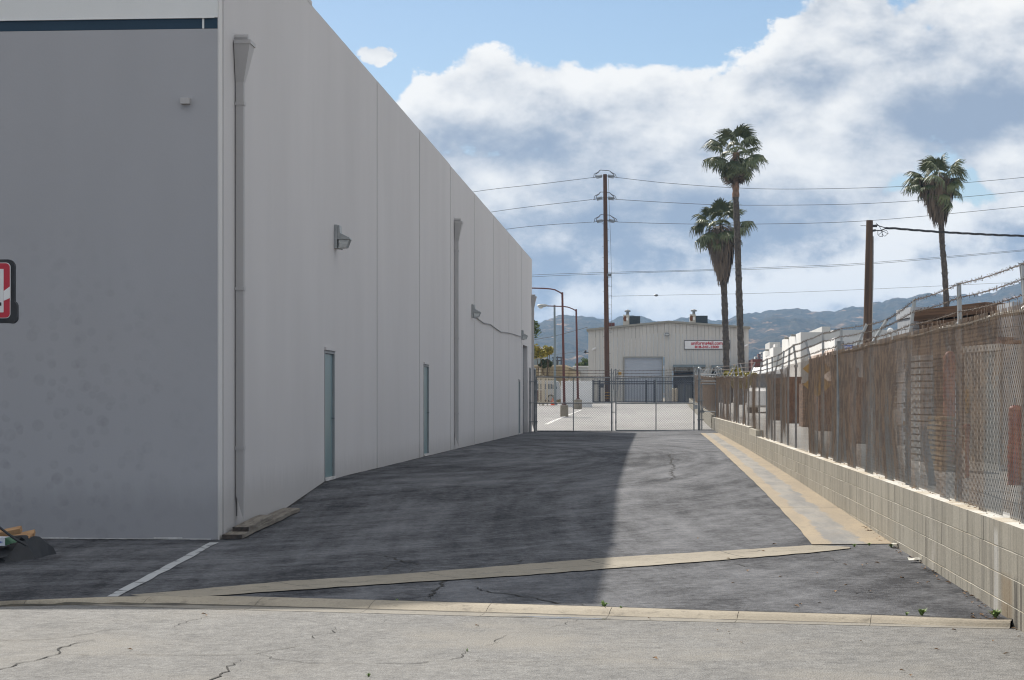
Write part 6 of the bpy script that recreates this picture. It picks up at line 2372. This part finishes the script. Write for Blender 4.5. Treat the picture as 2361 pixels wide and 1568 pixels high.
# weeds in the joints
def weed(p, h, n, label, mat='weed', seed=0):
    h *= .8
    r = random.Random(seed)
    t = thing('weed', p, label, 'weed', 'weeds in the cracks')
    m = MB()
    for _ in range(n):
        a = r.uniform(0, 6.28)
        d = Vector((math.cos(a), math.sin(a), 0)) * r.uniform(.2, 1.0)
        s = Vector((-math.sin(a), math.cos(a), 0)) * h * .10
        b0_ = Vector(p) + d * h * .12
        md = Vector(p) + d * h * .5 + Vector((0, 0, h * r.uniform(.4, .7)))
        tp = Vector(p) + d * h * r.uniform(.7, 1.2) + Vector((0, 0, h * r.uniform(.4, 1.0)))
        m.add([b0_ - s * .5, b0_ + s * .5, md + s, md - s, tp], [(0, 1, 2, 3), (3, 2, 4)])
    m.build('leaves', mat, t)


weed(onG(2125, 1419), .075, 60, 'bright green weed at the kerb near the block wall', seed=1)
weed(onG(2295, 1424), .085, 55, 'pale green weed at the foot of the block wall by the kerb', seed=2)
weed(onG(2090, 1419), .04, 24, 'tiny weed in the kerb joint left of the bright green one', seed=3)
weed(onG(1393, 1401), .075, 26, 'thin grassy tuft at the kerb below the shadow corner', 'weed', 4)
weed(onG(1432, 1404), .035, 18, 'low tuft on the kerb edge right of the grassy one', seed=5)
weed(onG(1970, 1261), .05, 26, 'small weed where the cross gutter meets the drain', seed=6)
weed(onG(2004, 1258), .05, 30, 'small dark weed at the lower end of the drain', seed=7)
weed(onG(2055, 1262), .06, 30, 'weed at the foot of the block wall by the drain end', seed=8)
weed(onG(850, 1560, g=road_h), .035, 20, 'little weed in the road at the bottom edge', seed=9)
weed(onG(1077, 1502, g=road_h), .03, 12, 'little weed in the middle road crack', seed=10)
weed(onG(916, 1386), .03, 12, 'little weed at the kerb below the building shadow', seed=11)
# dead leaves and grit
lit = MB()
rl = random.Random(21)


def leafbit(p, s, zf):
    a = rl.uniform(0, 6.28)
    d = Vector((math.cos(a), math.sin(a), 0)) * s
    e = Vector((-math.sin(a), math.cos(a), 0)) * s * .5
    z = zf(p.x, p.y)
    q = Vector((p.x, p.y, z + .006))
    lit.add([q - d, q - e + Vector((0, 0, s * .5)), q + d + Vector((0, 0, s * .25)), q + e + Vector((0, 0, s * .4))], [(0, 1, 2), (0, 2, 3)])


for px_, py_ in ((1920, 1292), (1948, 1304), (1998, 1302), (2023, 1300), (1988, 1305), (1883, 1322), (1800, 1332), (1926, 1366), (1950, 1351), (1973, 1368), (2080, 1335),
                 (2115, 1346), (2140, 1345), (1836, 1400), (1846, 1395), (1890, 1392), (1680, 1290), (1760, 1272), (1690, 1346), (1724, 1318), (1610, 1243), (1785, 1257), (2005, 1366)):
    leafbit(onG(px_, py_), rl.uniform(.018, .035), gz)
for i in range(46):
    px_ = rl.uniform(2240, 2300) if i < 24 else rl.uniform(2050, 2080)
    py_ = rl.uniform(1415, 1430) if i < 24 else rl.uniform(1252, 1268)
    leafbit(onG(px_, py_), rl.uniform(.010, .028), gz)
for i in range(60):
    yy = rl.uniform(14.6, 24)
    leafbit(Vector((WALLX - rl.uniform(.01, .10), yy, 0)), rl.uniform(.012, .03), gz)
for px_, py_ in ((1655, 1455), (1680, 1460), (1710, 1484), (1497, 1428), (2290, 1480), (2350, 1470), (2338, 1452), (2345, 1455), (2320, 1510), (2200, 1455), (2160, 1500), (1510, 1521), (1100, 1445), (475, 1421), (470, 1418),
                 (300, 1500), (780, 1475), (1985, 1480), (2100, 1560), (2080, 1549)):
    leafbit(onG(px_, py_, g=road_h), rl.uniform(.015, .03), road_h)
for i in range(70):
    leafbit(Vector((rl.uniform(WALLX + .03, WALLX + .19), rl.uniform(14, 32), 0)), rl.uniform(.012, .03), lambda x, y: wall_top(y))
tag(lit.build('leaf_litter', 'straw'), 'scattered dead leaves and crumbs along the wall and kerb', 'leaf litter', kind='stuff')
# scraps of paper
for (px_, py_), s, lb in (((2068, 1263), .09, 'crumpled white paper scrap at the foot of the block wall'), ((2111, 1297), .08, 'folded pale paper scrap on the asphalt by the block wall')):
    p = onG(px_, py_)
    m = MB()
    r = random.Random(px_)
    g_ = [[(p.x + (i - 1.5) * s * .6, p.y + (j - 1) * s * .7, p.z + .012 + r.uniform(0, .045)) for i in range(4)] for j in range(3)]
    for a_, b_ in zip(g_, g_[1:]):
        m.strip(a_, b_)
    tag(m.build('paper_scrap', 'paper'), lb, 'paper', 'paper scraps')

# ================================================================== HILLS
ridge = [(400, 700), (900, 730), (1100, 742), (1200, 738), (1233, 740.7), (1245.7, 743.5), (1256, 739), (1269.8, 735), (1283.6, 729.7), (1310, 730), (1336.5, 728.6), (1371, 732), (1394, 736),
         (1408, 742), (1419, 737), (1426, 732), (1440, 729), (1455, 725), (1484, 730), (1512, 740), (1535, 741), (1555, 738.5), (1575, 730), (1590, 731), (1620, 738), (1652, 743), (1680, 733.5),
         (1700, 727), (1717, 722.5), (1735, 722), (1753, 722.5), (1784, 714), (1806, 711.5), (1827.5, 711), (1850, 713), (1871, 718), (1880.5, 715), (1900, 718), (1922.6, 719), (1950, 709), (1967.5, 705),
         (1992, 707), (2016, 696), (2039.5, 696), (2052, 688), (2071, 685), (2090, 687), (2113, 679), (2141, 673), (2173, 677), (2196, 680), (2220, 677), (2259, 679), (2290.5, 674), (2314, 661.6),
         (2345, 655), (2400, 640), (2600, 620), (3000, 650), (3600, 700)]
HD = 2600.0
from mathutils import noise as mnoise
cols_ = np.arange(500, 3100, 3.4)
rows_ = 74
V = []
for j in range(rows_):
    f = j / (rows_ - 1)
    for px_ in cols_:
        d = 1150 + (HD - 1150) * min(1, f / .86) if f <= .86 else HD + 500 * (f - .86) / .14
        rx_, ry_, _ = ray(px_, 915)
        x, y = rx_ * d, ry_ * d
        hr = (915 - interp(ridge, px_)) / FOCAL * HD + CAM_H
        g_ = min(1, f / .86)
        h = hr * (g_ ** 1.15) if f <= .86 else hr * (1 - .5 * (f - .86) / .14)
        big = mnoise.noise((x / 260, y / 260, 3.1)) * 26 + mnoise.noise((x / 95, y / 95, 7.7)) * 12
        rock = abs(mnoise.noise((x / 34, y / 34, 1.3))) * 9 + abs(mnoise.noise((x / 15, y / 15, 5.5))) * 5.5 + abs(mnoise.noise((x / 7, y / 7, 2.2))) * 3.5
        env = min(1, g_ * 3) * (1 - g_ ** 6)
        crest = g_ ** 4
        V.append((x, y, max(-2, h + big * env * .55 + rock * (env * .8 + crest * .55) - crest * 2.2)))
W_ = len(cols_)
Qd = [(j * W_ + i, j * W_ + i + 1, (j + 1) * W_ + i + 1, (j + 1) * W_ + i) for j in range(rows_ - 1) for i in range(W_ - 1)]
mh, nt, b = new_mat('rocky_hillside')
pos = geo_pos(nt)
veg = nt.noise(pos, .045, 6, .65)
rockn = nt.noise(nt.map(pos, (1, 1, 1.6)), .020, 8, .68)
rk2 = nt.n('ShaderNodeTexVoronoi', {'feature': 'F1'}, Vector=pos, Scale=.06).outputs[0]
col = nt.mix(nt.ss(.38, .60, veg), (.026, .036, .030), (.075, .070, .052))
col = nt.mix(nt.m('MULTIPLY', nt.ss(.54, .64, rockn), nt.ss(.75, .25, rk2)), col, (.42, .28, .185))
nt.set(b.inputs['Base Color'], col)
b.inputs['Roughness'].default_value = .95
b.inputs['Specular IOR Level'].default_value = .1
bump(nt, b, nt.noise(pos, .12, 6, .7), 1.0, 8.0)
M['hill'] = mh
hills = raw_mesh('hills', V, Qd, 'hill')
tag(hills, 'rocky blue-hazed hills along the horizon', kind='structure')

# ================================================================== HAZE
HAZE = 0.00018
mv = bpy.data.materials.new('haze_air')
mv.use_nodes = True
nt = NT(mv.node_tree)
mv.node_tree.nodes.clear()
pv = nt.n('ShaderNodeVolumePrincipled', Color=(.42, .66, 1.0), Density=HAZE, Anisotropy=.1)
ov = nt.n('ShaderNodeOutputMaterial')
mv.node_tree.links.new(pv.outputs[0], ov.inputs['Volume'])
M['haze'] = mv
ztop = max(v[2] for v in V) + 6
hz = MB().box2((-4200, -3200, -8), (4200, 7200, ztop)).build('haze', 'haze')
tag(hz, 'thin bluish air over the whole place', kind='stuff')
